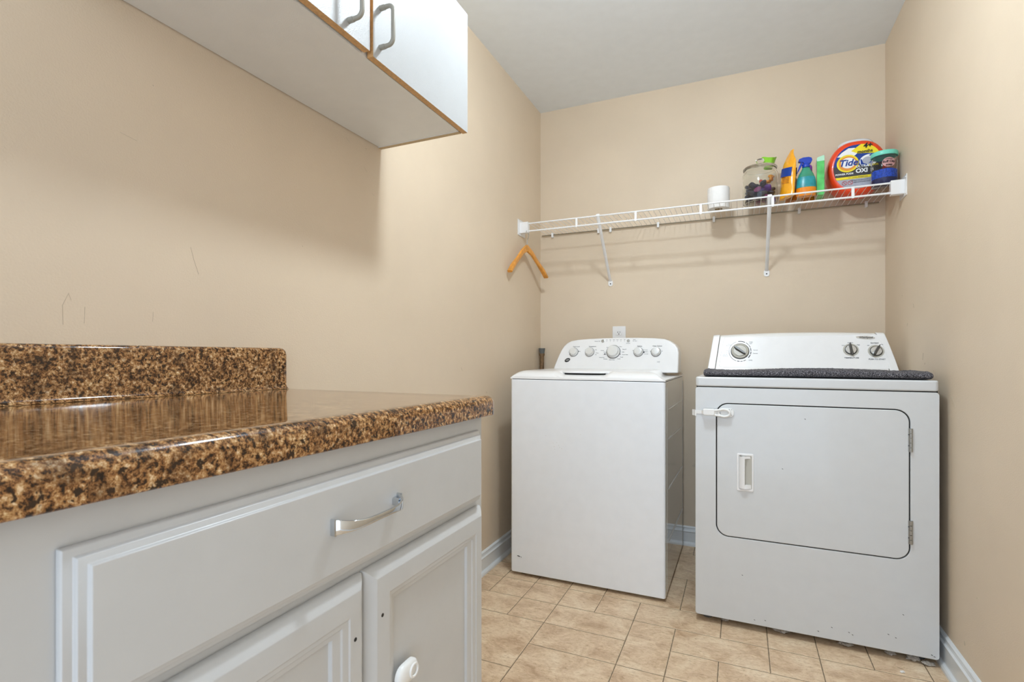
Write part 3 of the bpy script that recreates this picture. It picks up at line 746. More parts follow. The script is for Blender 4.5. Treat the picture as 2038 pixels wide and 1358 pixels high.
finish(bm, 'dial_scale', 'blackink', fpl, smooth=False)
def grip(bm, cu, cz, ang, ln, wd, h0, h1, mi=0):
    ca, sa = math.cos(ang), math.sin(ang)
    pts = [(-ln, -wd*.35), (-ln*.6, -wd), (ln*.6, -wd*.8), (ln, -wd*.3), (ln, wd*.3), (ln*.6, wd*.8), (-ln*.6, wd), (-ln, wd*.35)]
    f = lambda q, s, h: kf(cu+(q[0]*ca-q[1]*s*sa), cz+(q[0]*sa+q[1]*s*ca), h)
    prism(bm, pts, lambda q: f(q, 1, h0), lambda q: f(q, .45, h1), mi)
bm = bmesh.new(); c = kf(kc_u, kc_z, FO)
disc(bm, c, kn, [(0,0),(.0385,0),(.0385,.002),(.0355,.0025)], mi=1); disc(bm, c, kn, [(.0355,.001),(.0350,.006),(.029,.0085),(.0275,.0065),(0,.0065)], mi=0)
disc(bm, c, kn, [(.0262,.006),(.0255,.010),(0,.010)], mi=0)
tk = finish(bm, 'timer_dial', ['bezel', 'darkknob'], fpl, ang=40)
bm = bmesh.new(); grip(bm, kc_u, kc_z, R(-36), .0285, .0085, FO+.009, FO+.020); finish(bm, 'grip', 'darkknob', tk, ang=30)
for cu_, ang in ((.5735, R(97)), (.6605, R(58))):
    zz_ = 1.0225 if cu_ < .6 else 1.0165
    bm = bmesh.new(); c = kf(cu_, zz_, FO)
    disc(bm, c, kn, [(0,0),(.0285,0),(.0280,.001),(0,.0012)], mi=2); disc(bm, c, kn, [(.0225,.001),(.0222,.0035),(.0195,.004)], mi=1); disc(bm, c, kn, [(.0195,.003),(.019,.006),(0,.0075)], mi=0)
    kk = finish(bm, 'knob', ['knobring', 'darkknob', 'bezel'], fpl, ang=40)
    bm = bmesh.new(); grip(bm, cu_, zz_, ang, .025, .0066, FO+.006, FO+.017); finish(bm, 'grip', 'darkknob', kk, ang=30)
def dt(s, u, z, size=.0075, m='ink', **k):
    text_mesh('printed_label', s, size, m, fpl, plane_mtx(kf(u, z, FO+.0004), (1, 0, 0), (0, KV1-KV0, KZ1-KZ0)), **k)
dt('TEMPERATURE', .5735, .9885, .0078, bold=.02); dt('PUSH TO START', .6610, .9830, .0078, bold=.02)
dt('Low', .5475, 1.0415, .006); dt('Medium', .5735, 1.0525, .006); dt('High', .601, 1.0430, .006); dt('End Signal', .658, 1.0505, .0068, bold=.02); dt('Off', .6350, 1.0400, .006); dt('On', .683, 1.0440, .006)
for s, u, z in [('TIMED', .194, 1.0585), ('DRY', .194, 1.0515), ('Normal', .213, 1.0225), ('Delicate', .212, 1.008), ('WRINKLE', .101, 1.0490), ('PREVENT', .101, 1.0430), ('Off', .095, 1.020), ('Air Dry', .092, 1.012), ('Less Dry', .089, 1.003), ('More Dry', .089, .9965), ('TIMER', .192, .9770)]:
    dt(s, u, z, .0058)
bm = bmesh.new(); prism(bm, ell(.628, 1.0735, .0335, .0072), lambda q: kf(q[0], q[1]-.06*(q[0]-.628), FO), lambda q: kf(q[0], q[1]-.06*(q[0]-.628), FO+.0012))
lg = finish(bm, 'maker_badge', 'knobring', fpl, smooth=False)
text_mesh('lettering', 'Whirlpool', .0115, 'blackink', lg, plane_mtx(kf(.630, 1.0735, FO+.0016), (1, 0, 0), (0, KV1-KV0, KZ1-KZ0)), bold=.02)
# strap lock on dryer
sl = empty('strap_lock', (DO[0], DO[1], .785), R(-.4607), label='white plastic child-proof strap latch across the top left of the dryer door', cat='safety lock')
zz = .785
bm = bmesh.new()
prism(bm, [(.0, -.0015), (.022, -.0030), (.030, -.0165), (.070, -.0165), (.078, -.009), (.078, -.0075), (.070, -.0145), (.030, -.0145), (.022, -.001), (0, .0)], lambda q: Vector((q[0], q[1], -.003)), lambda q: Vector((q[0], q[1], .010)))
finish(bm, 'strap', 'lockp', sl, ang=40)
bm = bmesh.new(); prism(bm, [(-.0012, -.0035), (.004, -.004), (.004, -.0005), (-.0006, -.0005), (-.0006, .012), (-.012, .026), (-.0135, .025), (-.0022, .0115)], lambda q: Vector((q[0], q[1], -.012)), lambda q: Vector((q[0], q[1], .010))); finish(bm, 'side_tab', 'lockp', sl, ang=40)
bm = bmesh.new(); prism(bm, rrect(.028, -.006, .069, .018, .006, 4), lambda q: Vector((q[0], -.024, q[1])), lambda q: Vector((q[0], -.0145, q[1]))); finish(bm, 'buckle', 'lockp', sl, bevel=.003)
bm = bmesh.new(); tube(bm, [(.100+.020*math.cos(a), -.012-.002*math.cos(a), .004+.0135*math.sin(a)) for a in [2*math.pi*k/28 for k in range(29)]], .0046, 8, cap=False)
tube(bm, [(.066, -.016, .012), (.085, -.013, .015)], .004, 8); tube(bm, [(.066, -.016, -.004), (.086, -.013, -.007)], .004, 8); finish(bm, 'pull_ring', 'lockp', sl, ang=60)
bm = bmesh.new(); prism(bm, rrect(.088, -.010, .134, .021, .013, 5), lambda q: Vector((q[0], -.0016, q[1])), lambda q: Vector((q[0], -.0065, q[1]))); finish(bm, 'anchor_plate', 'lockp', sl, bevel=.0015)
bm = bmesh.new()
for p in ((.119, .017), (.1265, .017), (.126, -.003)): disc(bm, (p[0], -.0065, p[1]), (0,-1,0), [(0,0),(.0013,0),(.0012,.0004),(0,.0005)], 8)
finish(bm, 'rivets', 'ink', sl)
# small chips along dryer bottom
for (u, z) in [(.715,.041),(.722,.037),(.62,.075),(.44,.070),(.49,.064),(.50,.058),(.64,.155),(.40,.048),(.60,.082),(.16,.20),(.20,.045),(.235,.050),(.29,.60),(.36,.78)]:
    bm = bmesh.new(); tube(bm, [(u, -.0002 if z < .33 else -.0017, z), (u+.004, -.0002 if z < .33 else -.0017, z-.002)], .0009, 5); finish(bm, 'paint_chip', 'scuffblack', dy)

# lint and tissue scraps under the dryer
def clump(x, y, s, label, seed, flat=.5):
    bm = bmesh.new(); bmesh.ops.create_icosphere(bm, subdivisions=4, radius=1)
    for v in bm.verts:
        nz = mn.fractal(v.co*1.4+Vector((seed, seed*.7, 0)), .7, 2, 4)
        cr = abs(mn.noise(v.co*3.1+Vector((seed*3, 0, 0))))
        v.co *= 1+.5*nz-.35*cr; v.co.x *= s; v.co.y *= s*.6; v.co.z *= s*flat
    mz = min(v.co.z for v in bm.verts)
    for v in bm.verts: v.co.z -= mz
    o = finish(bm, 'lint_clump', 'paper' if s < .01 else 'lint', None, ang=50, loc=(x, y, .0005)); return tag(o, label, 'lint', 'lint clumps under the dryer')
clump(.135, 2.095, .024, 'pale crumpled lint clump under the dryer, third of the way along its bottom edge', 2, .38)
clump(.330, 2.090, .021, 'pale lint clump under the dryer, two thirds along its bottom edge', 5, .38)
clump(.455, 2.088, .014, 'small lint clump between the larger ones near the right end of the dryer bottom', 8, .5)
clump(.515, 2.078, .017, 'crumpled lint tangle under the right corner of the dryer', 11, .5)
clump(.552, 2.066, .016, 'lint strip at the dryer corner nearest the right baseboard', 15, .42)
clump(-.055, 2.10, .012, 'tiny lint tuft under the left part of the dryer', 19, .6)
clump(.465, 1.985, .006, 'tiny white crumb on the open floor in front of the dryer', 23, .6)

# ------------------------------------------------------------- towel on dryer
tw = empty('folded_towel', (DO[0], DO[1], DT), R(-.4607), label='charcoal grey folded bath mat lying along the front edge of the dryer top', cat='mat')
bm = bmesh.new(); NU, NC = 300, 60; rings = []
for i in range(NU+1):
    s = i/NU; u = .026+.700*s
    th_ = .0225+.009*math.exp(-((s-.58)/.28)**2)+.003*math.exp(-((s-.985)/.03)**2)+.0035*math.exp(-((s-.01)/.03)**2)-.0025*math.exp(-((s-.16)/.08)**2)
    v0 = .010+.006*math.sin(s*5); v1 = .27+.01*math.sin(s*9)
    eq = min(s, 1-s)*NU; endr = (.35+.65*math.sqrt(max(0, 1-(1-eq/3)**2))) if eq < 3 else 1
    ring = []
    for k in range(NC):
        a = 2*math.pi*k/NC; ca, sa = math.cos(a), math.sin(a)
        cx_ = (v0+v1)/2+(abs(ca)**.35)*(1 if ca > 0 else -1)*(v1-v0)/2*(.75+.25*endr); cz_ = th_*.5*(1+(abs(sa)**.8)*(1 if sa > 0 else -1)*endr)
        pnt = Vector((u, cx_, cz_)); d = mn.noise(pnt*60)*.0016+mn.noise(pnt*330)*.0022
        ring.append(bm.verts.new(pnt+Vector((0, -abs(d) if ca < 0 else d, max(0, d) if sa > 0 else 0))))
    rings.append(ring)
for A, B in zip(rings, rings[1:]):
    for k in range(NC): bm.faces.new((A[k], A[(k+1) % NC], B[(k+1) % NC], B[k]))
bm.faces.new(rings[0][::-1]); bm.faces.new(rings[-1])
t_ = finish(bm, 'towel_body', 'towel', tw, ang=80, loc=(0,0,.0006))

# ------------------------------------------------------------- wire shelf
RZ, RL, BZ, YF, YB = 1.7085, 1.667, 1.7085, 2.567, 2.862
sh = empty('wire_shelf', (0, YB, RZ), label='white coated wire shelf spanning the back wall above the appliances', cat='shelf')
def so_(o): return off(o, (0, YB, RZ))
XL, XR = WL+.012, WR-.010
bm = bmesh.new(); tube(bm, [(WL+.03, YF, RZ), (WR-.02, YF, RZ)], .0038, 10); so_(finish(bm, 'front_rail', 'wire', sh))
bm = bmesh.new(); tube(bm, [(WL+.03, YF-.002, RL), (WR-.02, YF-.002, RL)], .0042, 10); so_(finish(bm, 'hang_rail', 'wire', sh))
bm = bmesh.new(); tube(bm, [(WL+.013, YB, BZ-.002), (.582, YB, BZ-.002)], .0032, 8); so_(finish(bm, 'back_rail', 'rod', sh))
bm = bmesh.new(); tube(bm, [(XL+.06, YF+.15, BZ-.004), (XR-.03, YF+.15, BZ-.004)], .0022, 6); so_(finish(bm, 'middle_rail', 'wire', sh))
x = WL+.045; k = 0
nwire = 0
while x < .588:
    bm = bmesh.new(); tube(bm, [(x, YB+.004, BZ+.0010), (x, YF-.002, BZ+.0030), (x, YF-.0045, BZ+.0012)], .0012, 5)
    so_(finish(bm, 'deck_wire', 'wire', sh)); x += .02505; nwire += 1
for x in (-.774, -.473, -.172, .129, .430):
    bm = bmesh.new(); prism(bm, rrect(x-.0055, RL-.006, x+.0055, RZ+.002, .004, 4), lambda q: Vector((q[0], YF-.0065, q[1])), lambda q: Vector((q[0], YF-.0020, q[1])))
    so_(finish(bm, 'rail_link', 'wire', sh, bevel=.001))
for x in (-1.01, -.735, -.667, -.408, -.128, .259, .532):
    bm = bmesh.new(); prism(bm, rrect(x-.006, BZ-.018, x+.006, BZ+.010, .004, 4), lambda q: Vector((q[0], YB-.006, q[1])), lambda q: Vector((q[0], WB, q[1])))
    so_(finish(bm, 'wall_clip', 'wire', sh, bevel=.001))
for s, xw in ((1, WL), (-1, WR)):
    bm = bmesh.new()
    xa, xb = sorted((xw, xw+s*.003)); box(bm, (xa, YF-.040, RL-.022), (xb, YF+.060, RZ+.022))
    xa, xb = sorted((xw, xw+s*.048)); 
    prism(bm, rrect(YF-.014, RL-.010, YF+.014, RZ+.008, .004, 3), lambda q: Vector((xa, q[0], q[1])), lambda q: Vector((xb, q[0], q[1])))
    eb = so_(finish(bm, 'end_bracket', 'plastic', sh, bevel=.0015))
    for yy, zz2 in ((YF-.030, RZ+.012), (YF-.030, RL-.012), (YF+.048, RZ+.012)):
        bm = bmesh.new(); disc(bm, (xw+s*.003, yy, zz2), (s,0,0), [(0,0),(.0035,0),(.003,.0015),(0,.002)], 12); scw = finish(bm, 'screw', 'plastic', eb); scw.location = (0,0,0)
for xt, xb_, zb in ((-.662, -.669, 1.403), (.117, .117, 1.409)):
    bm = bmesh.new(); d0 = Vector((xt, YF-.008, RZ-.004)); d1 = Vector((xb_, WB-.006, zb+.012)); hw = .0085
    path = [(Vector((xt, YF-.006, RZ+.007)), .009), (Vector((xt, YF-.010, RZ-.002)), .009), (d0.lerp(d1, .10), .0085), (d0.lerp(d1, .93), .0075), (Vector((xb_, WB-.004, zb+.014)), .0085), (Vector((xb_, WB-.003, zb-.010)), .010)]
    rings = []
    for p, hw in path:
        ch = .0045 if p.y < WB-.01 and p.y > YF else .0015
        rings.append([bm.verts.new(p+Vector(q)) for q in ((-hw, 0, 0), (-hw, .002, -.0015), (-hw*.5, -.0005, ch*-1), (hw*.5, -.0005, ch*-1), (hw, .002, -.0015), (hw, 0, 0), (hw*.6, 0, .0015), (-hw*.6, 0, .0015))])
    n = 8
    for A, B in zip(rings, rings[1:]):
        for k in range(n): bm.faces.new((A[k], A[(k+1) % n], B[(k+1) % n], B[k]))
    bm.faces.new(rings[0][::-1]); bm.faces.new(rings[-1])
    prism(bm, rrect(xb_-.0125, zb-.014, xb_+.0125, zb+.020, .011, 6), lambda q: Vector((q[0], WB, q[1])), lambda q: Vector((q[0], WB-.004, q[1])))
    br = so_(finish(bm, 'support_brace', 'wire', sh, ang=40))
    bm = bmesh.new(); disc(bm, (xb_, WB-.004, zb-.001), (0,-1,0), [(0,0),(.0034,0),(.003,.001),(0,.0012)], 12); sw = finish(bm, 'screw', 'dark', br); 

# ------------------------------------------------------------- coat hanger
hg = empty('coat_hanger', (-1.048, YF, RL), label='varnished wooden coat hanger hooked on the left end of the shelf rail', cat='hanger')
HB = Vector((-1.052, 2.566, 1.588)); TL = Vector((-1.062, 2.366, 1.424)); TR = Vector((-1.018, 2.775, 1.446)); o_ = Vector((-1.048, YF, RL))
bm = bmesh.new()
ctr = [TL, TL.lerp(HB, .18)+Vector((0,0,.006)), TL.lerp(HB, .45)+Vector((0,0,.004)), TL.lerp(HB, .75)+Vector((0,0,.004)), HB+Vector((0,0,-.010)), TR.lerp(HB, .75)+Vector((0,0,.004)), TR.lerp(HB, .45)+Vector((0,0,.004)), TR.lerp(HB, .18)+Vector((0,0,.006)), TR]
hgt = [.007, .012, .0125, .014, .018, .014, .0125, .012, .007]; wid = [.013, .012, .0062, .0066, .0075, .0066, .0062, .012, .013]
fine = []
for i in range(len(ctr)-1):
    for k in range(5):
        t = k/5; fine.append((ctr[i].lerp(ctr[i+1], t), hgt[i]*(1-t)+hgt[i+1]*t, wid[i]*(1-t)+wid[i+1]*t))
fine.append((ctr[-1], hgt[-1], wid[-1])); rings = []
for i, (p, h_, w_) in enumerate(fine):
    d = (fine[min(i+1, len(fine)-1)][0]-fine[max(0, i-1)][0]).normalized(); sd = Vector((1, 0, 0)); up = sd.cross(d).normalized()
    if up.z < 0: up = -up
    rings.append([bm.verts.new(p-o_+sd*q[0]+up*q[1]) for q in rrect(-w_, -h_, w_, h_, min(h_, w_)*.6, 3)])
n = len(rings[0])
for A, B in zip(rings, rings[1:]):
    for k in range(n): bm.faces.new((A[k], A[(k+1) % n], B[(k+1) % n], B[k]))
bm.faces.new(rings[0][::-1]); bm.faces.new(rings[-1]); finish(bm, 'hanger_body', 'wood', hg, ang=50)
bm = bmesh.new(); hk = [(HB-o_)+Vector((.002, 0, .005)), (HB-o_)+Vector((.003, 0, .035)), Vector((.001, .010, -.032)), Vector((0, .017, -.018)), Vector((0, .017, -.002)), Vector((0, .009, .0045)), Vector((0, -.001, .0062)), Vector((0, -.012, .003)), Vector((0, -.0165, -.007))]
tube(bm, hk, .0019, 8); finish(bm, 'hook', 'hingem', hg)

# ------------------------------------------------------------- things on the shelf
DZ = RZ+.0046
# paper roll
pr = empty('paper_roll', (-.100, 2.705, DZ), label='white toilet paper roll on the wire shelf, left of the glass jar', cat='paper roll')
bm = bmesh.new(); lathe(bm, [(.019,0),(.049,0),(.0505,.004),(.0505,.096),(.049,.100),(.019,.100)], n=48); finish(bm, 'paper', 'paper', pr, ang=50)
bm = bmesh.new(); lathe(bm, [(.0185,0),(.0185,.102),(.0175,.102),(.0175,0),(.0185,0)], n=32); finish(bm, 'cardboard_core', 'rawpale', pr, ang=50)
# glass jar
GJ = (.082, 2.700, DZ)
gj = empty('glass_jar', GJ, label='clear glass canister with knobbed lid, holding purple and black laundry pods', cat='jar')
bm = bmesh.new(); r = .0755
lathe(bm, [(0,.0),(.064,.0),(.073,.004),(r,.014),(r,.138),(.073,.146),(.066,.152),(.064,.156),(.064,.161),(.0615,.161),(.0615,.155),(.064,.150),(.0705,.144),(r-.0028,.136),(r-.0028,.015),(.070,.0065),(.062,.0045),(0,.0045)], n=64)
finish(bm, 'jar_body', 'glass', gj, ang=60)
bm = bmesh.new(); lathe(bm, [(0,.170),(.05,.168),(.062,.1635),(.070,.162),(.073,.164),(.0735,.168),(.071,.172),(.060,.175),(.04,.183),(.015,.190),(.008,.193),(.0085,.196),(.016,.199),(.019,.205),(.017,.212),(.009,.215),(0,.2155)], n=64); finish(bm, 'jar_lid', 'glass', gj, ang=60)
def pod(bm, c, s, rot, mi):
    b2 = bmesh.new(); bmesh.ops.create_icosphere(b2, subdivisions=2, radius=1)
    m_ = Matrix.Translation(c) @ Matrix.Rotation(rot[0], 4, 'X') @ Matrix.Rotation(rot[1], 4, 'Y') @ Matrix.Rotation(rot[2], 4, 'Z')
    for v in b2.verts:
        x_, y_, z_ = v.co; sq = lambda t: (abs(t)**.6)*(1 if t > 0 else -1)
        v.co = m_ @ Vector((sq(x_)*s, sq(y_)*s*.8, z_*s*.5))
    return b2
pr_ = random.Random(3); podn = 0
for layer, z0_ in enumerate((.020, .041, .062, .082)):
    for k in range(10 if layer < 3 else 7):
        inner_ring = k >= 7 or (layer == 3 and k >= 5)
        a = (2*math.pi*(k-7)/3 if inner_ring else 2*math.pi*k/7)+layer*.45; rad = .020 if inner_ring else .051
        c = Vector((rad*math.cos(a), rad*math.sin(a), z0_+pr_.uniform(-.003, .003)))
        mname = ['podblack', 'podpurple', 'podblack', 'podmagenta', 'podpurple', 'podpurple'][pr_.randrange(6)]
        if c.x < -.015: mname = 'podblack'
        b2 = pod(None, Vector((0,0,0)), .0190, (pr_.uniform(-.7,.7), pr_.uniform(-.7,.7), pr_.uniform(0,3)), 0)
        o = finish(b2, 'laundry_pod', mname, None, ang=80, loc=(GJ[0]+c.x, GJ[1]+c.y, GJ[2]+c.z))
        col_ = {'podblack': 'dark navy', 'podpurple': 'purple', 'podmagenta': 'magenta'}[mname]
        tag(o, col_+' laundry pod piled in the lower part of the glass jar', 'laundry pod', col_+' laundry pods in the glass jar'); podn += 1
for k, (cx_, cy_, cz_, mname, cn) in enumerate([(.034, .022, .108, 'podorange', 'orange'), (.047, -.004, .124, 'podorange', 'orange'), (.008, .032, .112, 'podred', 'red'), (.046, -.030, .106, 'podorange', 'orange')]):
    b2 = pod(None, Vector((0,0,0)), .0150, (k*.6, .4*k, k), 0)
    o = finish(b2, 'laundry_pod', mname, None, ang=80, loc=(GJ[0]+cx_, GJ[1]+cy_, GJ[2]+cz_))
    tag(o, cn+' laundry pod near the top of the pile in the glass jar', 'laundry pod', cn+' laundry pods on top of the jar pile' if cn == 'orange' else None)
# lime scoop standing on lid
bm = bmesh.new(); n = 48; rings = []
for (rr0, z) in [(.0, 0), (.016, 0), (.020, .004), (.0235, .014), (.0275, .026), (.0315, .036), (.0300, .0365), (.0255, .026), (.0215, .014), (.0175, .006), (0, .0045)]:
    if rr0 == 0: rings.append([bm.verts.new((0, 0, z))]); continue
    rings.append([bm.verts.new((rr0*(1+.10*math.cos(4*t)*(z/.036))*math.cos(t), rr0*(1+.10*math.cos(4*t)*(z/.036))*math.sin(t), z+.006*math.cos(2*t)*(z/.036)**2)) for t in [2*math.pi*k/n for k in range(n)]])
for A, B in zip(rings, rings[1:]):
    for k in range(n):
        k2 = (k+1) % n
        if len(A) == 1: bm.faces.new((A[0], B[k], B[k2]))
        elif len(B) == 1: bm.faces.new((A[k], A[k2], B[0]))
        else: bm.faces.new((A[k], A[k2], B[k2], B[k]))
tag(finish(bm, 'measuring_scoop', 'lime', None, ang=70, loc=(GJ[0]+.040, GJ[1]+.036, DZ+.1865), rot=(0, 0, .4)), 'lime green plastic scoop cup sitting on the lid of the glass jar', 'scoop')
# pouches
def pouch(name, loc, rz, w_, d_, h_, m, lean, label, peak=.7):
    p = empty(name, loc, rz, label=label, cat='pouch'); bm = bmesh.new(); NZ, NR = 22, 28; rings = []
    for j in range(NZ+1):
        t = j/NZ; dd = d_*(.75+.5*math.sin(min(1, t*1.6)*math.pi*.5))*(max(0, 1-t**1.8))*.5+.0012; ww = w_*.5*(1-.12*t)*(1-.75*ss((t-peak)/(1-peak)))
        ring = []
        for k in range(NR):
            a = 2*math.pi*k/NR; x_ = dd*(abs(math.sin(a))**.9)*(1 if math.sin(a) > 0 else -1); y_ = ww*math.cos(a)
            pnt = Vector((x_+lean*t*t+.004*math.sin(5*t), y_+(.3*ww*ss((t-peak)/(1-peak))), h_*t)); pnt.x += .004*mn.noise(Vector((a*1.2, t*6, loc[0]*9)))
            ring.append(bm.verts.new(pnt))
        rings.append(ring)
    for A, B in zip(rings, rings[1:]):
        for k in range(NR): bm.faces.new((A[k], A[(k+1) % NR], B[(k+1) % NR], B[k]))
    bm.faces.new(rings[0][::-1]); bm.faces.new(rings[-1]); finish(bm, 'film_body', m, p, ang=50)
    return p, rings
pa_, _ = pouch('detergent_pouch', (.188, 2.638, DZ), R(33), .088, .036, .222, 'bagorange', .036, 'bright orange pouch with a blue printed band, standing beside the glass jar')
pb_, _ = pouch('detergent_pouch', (.212, 2.722, DZ), R(25), .080, .030, .160, 'bagbrown', .006, 'brownish orange pouch printed with small text, behind the bright orange pouch')
bm = bmesh.new(); NZ = 8
def pf(yy, t, o=.0012, sgn=-1):   # surface point on narrow front face of pouch (local -y end wraps), approximated by offset shell
    d_, w_ = .036, .088
    dd = d_*(.75+.5*math.sin(min(1, t*1.6)*math.pi*.5))*(max(0, 1-t**1.8))*.5+.0012; ww = w_*.5*(1-.12*t)
    a = math.acos(max(-1, min(1, yy/ww))); x_ = dd*(math.sin(a)**.9)
    return Vector((sgn*(x_+o+.0035)+.036*t*t+.004*math.sin(5*t), yy, .222*t))
def band(m, name, t0, t1, sgn, sl_=0, y0=-.036, y1=.036, slant=.0):
    bm = bmesh.new(); NN = 12; A = []; B = []
    for k in range(NN+1):
        yy = y0+(y1-y0)*k/NN; A.append(bm.verts.new(pf(yy, t0+slant*k/NN, sgn=sgn))); B.append(bm.verts.new(pf(yy, t1+slant*k/NN, sgn=sgn)))
    for k in range(NN): bm.faces.new((A[k], A[k+1], B[k+1], B[k]))
    return finish(bm, name, m, pa_, ang=60)
band('blue', 'printed_band', .40, .58, -1, slant=.06); band('blue', 'printed_band', .40, .58, 1, slant=.06)
for k in range(4): band('bagbrown', 'printed_line', .37-.035*k, .385-.035*k, -1, y0=-.030, y1=.010, slant=.03)
# spray bottle
sb = empty('spray_bottle', (.266, 2.645, DZ), R(0), label='teal spray bottle with blue trigger head and orange base on the wire shelf', cat='bottle')
bm = bmesh.new()
def ovl(prof, m, name, par, n=40, sy=.62, **k):
    bm = bmesh.new(); lathe(bm, prof, n=n, sy=sy); return finish(bm, name, m, par, ang=60, **k)
ovl([(0,0),(.036,0),(.0395,.006),(.0405,.02),(.040,.036),(0,.036)], 'orangeliq', 'bottle_base', sb)
ovl([(0,.036),(.040,.036),(.0385,.060),(.035,.080),(.029,.098),(.021,.112),(.0155,.124),(.0135,.132),(0,.132)], 'tealbottle', 'bottle_body', sb)
bm = bmesh.new()
for z in (.0,):
    lathe(bm, [(.0402,.037),(.0394,.055),(.0372,.072),(.0340,.084)], n=40, sy=.62)
o = finish(bm, 'label_wrap', 'tealdeep', sb); o.scale = (1.012, 1.012, 1)
ovl([(0,.128),(.0150,.128),(.0155,.131),(.0155,.142),(.013,.145),(0,.145)], 'trigger', 'collar', sb, sy=1)
bm = bmesh.new()
hp = [(-.030,.156),(-.031,.160),(-.027,.168),(-.012,.173),(.010,.1725),(.021,.168),(.024,.158),(.019,.146),(.008,.141),(-.008,.143),(-.012,.152),(-.022,.153)]
prism(bm, hp, lambda q: Vector((q[0], -.0105, q[1])), lambda q: Vector((q[0], .0105, q[1]))); th = finish(bm, 'trigger_head', 'trigger', sb, bevel=.003)
bm = bmesh.new(); prism(bm, [(-.013,.153),(-.021,.153),(-.028,.135),(-.036,.108),(-.034,.106),(-.024,.125),(-.014,.143)], lambda q: Vector((q[0], -.007, q[1])), lambda q: Vector((q[0], .007, q[1]))); finish(bm, 'trigger', 'trigger', th, bevel=.0015)
# purple capped bottle
pbt = empty('cleaner_bottle', (.283, 2.738, DZ), label='orange bottle with yellow neck and purple cap, half hidden behind the spray bottle', cat='bottle')
ovl([(0,0),(.024,0),(.026,.005),(.026,.085),(.023,.103),(0,.103)], 'bagbrown', 'bottle_body', pbt, sy=.8)
ovl([(0,.103),(.023,.103),(.021,.120),(.015,.126),(0,.126)], 'yellow', 'neck', pbt, sy=.8)
ovl([(0,.126),(.016,.126),(.0175,.130),(.0175,.158),(.014,.166),(.006,.170),(0,.170)], 'purple', 'cap', pbt, sy=1)
# green carton
gc = empty('green_carton', (.326, 2.690, DZ), R(-4), label='narrow glossy green carton standing between the spray bottle and the orange tub', cat='box')
bm = bmesh.new(); fs = box(bm, (-.0145, -.045, 0), (.0145, .045, .150))
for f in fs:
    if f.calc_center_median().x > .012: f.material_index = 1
finish(bm, 'carton_body', ['greenbox', 'greendark'], gc, bevel=.0012)
bm = bmesh.new(); prism(bm, [(-.0145,.150),(.0145,.150),(.0150,.168),(.0125,.175),(-.0125,.168),(-.0155,.160)], lambda q: Vector((q[0], -.045, q[1])), lambda q: Vector((q[0], .045, q[1]))); finish(bm, 'flap', 'palegreen', gc, bevel=.001)

# pod tub
TB = Vector((.4705, 2.760, DZ)); TW, TH, TDp = .1155, .243, .062
tb = empty('detergent_tub', TB, label='large orange oval laundry pod tub with a round yellow and white label', cat='tub')
def tubo(t):  # outline in x,z of oval; superellipse
    return None
def tout(n=56, k=1.0, cz=None):
    pts = []
    for i in range(n):
        a = 2*math.pi*i/n; ca, sa = math.cos(a), math.sin(a); e = 2/2.5
        x_ = TW*k*(abs(ca)**e)*(1 if ca > 0 else -1); z_ = TH/2+(TH/2)*k*(abs(sa)**e)*(1 if sa > 0 else -1)
        x_ *= 1-.12*((z_-TH/2)/(TH/2)) if z_ > TH/2 else 1-.10*((TH/2-z_)/(TH/2))
        pts.append((x_, z_))
    return pts
bm = bmesh.new(); rings = []
for yy, k in [(-.062,.80),(-.060,.87),(-.054,.94),(-.042,.985),(-.02,1),(.02,1),(.042,.985),(.054,.94),(.062,.82)]:
    rings.append([bm.verts.new((p[0], yy, max(0, p[1]))) for p in tout(k=k)])
n = len(rings[0])
for A, B in zip(rings, rings[1:]):
    for k in range(n): bm.faces.new((A[k], A[(k+1) % n], B[(k+1) % n], B[k]))
bm.faces.new(rings[0][::-1]); bm.faces.new(rings[-1]); finish(bm, 'tub_body', 'orange', tb, ang=40)
bm = bmesh.new(); lathe(bm, [(0,TH-.014),(.068,TH-.014),(.068,TH-.002),(.060,TH+.006),(.042,TH+.0120),(0,TH+.015)], sy=.72, n=48); finish(bm, 'clear_lid', 'caplid', tb, ang=50)
FY = -.0626
def lyr(poly, o, m, name, par=None, scale=1):
    bm = bmesh.new(); prism(bm, poly, lambda q: Vector((q[0], FY, q[1])), lambda q: Vector((q[0], FY-.0004-o*.0004, q[1])))
    return finish(bm, name, m, par or lab, smooth=False)
lp = tout(72, .795); lab = None
def clipz(poly, z0, z1):
    out = []; n = len(poly)
    def cl(poly, f, inter):
        res = []
        for i in range(len(poly)):
            a, b = poly[i], poly[(i+1) % len(poly)]
            if f(a): res.append(a)
            if f(a) != f(b): res.append(inter(a, b))
        return res
    def at(z): return lambda a, b: (a[0]+(b[0]-a[0])*(z-a[1])/(b[1]-a[1]), z)
    poly = cl(poly, lambda p: p[1] >= z0, at(z0)); return cl(poly, lambda p: p[1] <= z1, at(z1))
bm = bmesh.new(); prism(bm, lp, lambda q: Vector((q[0], -.0600, q[1])), lambda q: Vector((q[0], FY-.0002, q[1]))); lab = finish(bm, 'label', 'silver', tb, smooth=False)
lyr(clipz(lp, .150, .235), 1, 'blue', 'blue_field'); lyr(clipz(lp, .118, .150), 1, 'blue', 'blue_field')
lyr(clipz(lp, .080, .128), 2, 'charcoal', 'dark_band'); lyr(clipz(lp, .069, .080), 3, 'yellow', 'yellow_stripe')
yl = [p for p in lp if p[0] > -.005 and p[1] > .165]
lyr([(-.025,.192),(.0,.178),(.03,.176),(.085,.168)]+sorted([p for p in lp if p[1] > .168 and p[0] > .01], key=lambda p: math.atan2(p[1]-.12, p[0])), 3, 'yellow', 'yellow_burst')
lyr([(-.078,.172),(-.06,.190),(-.035,.206),(-.012,.205),(.008,.190),(-.01,.172),(-.03,.165),(-.05,.168)], 2, 'white', 'white_shine')
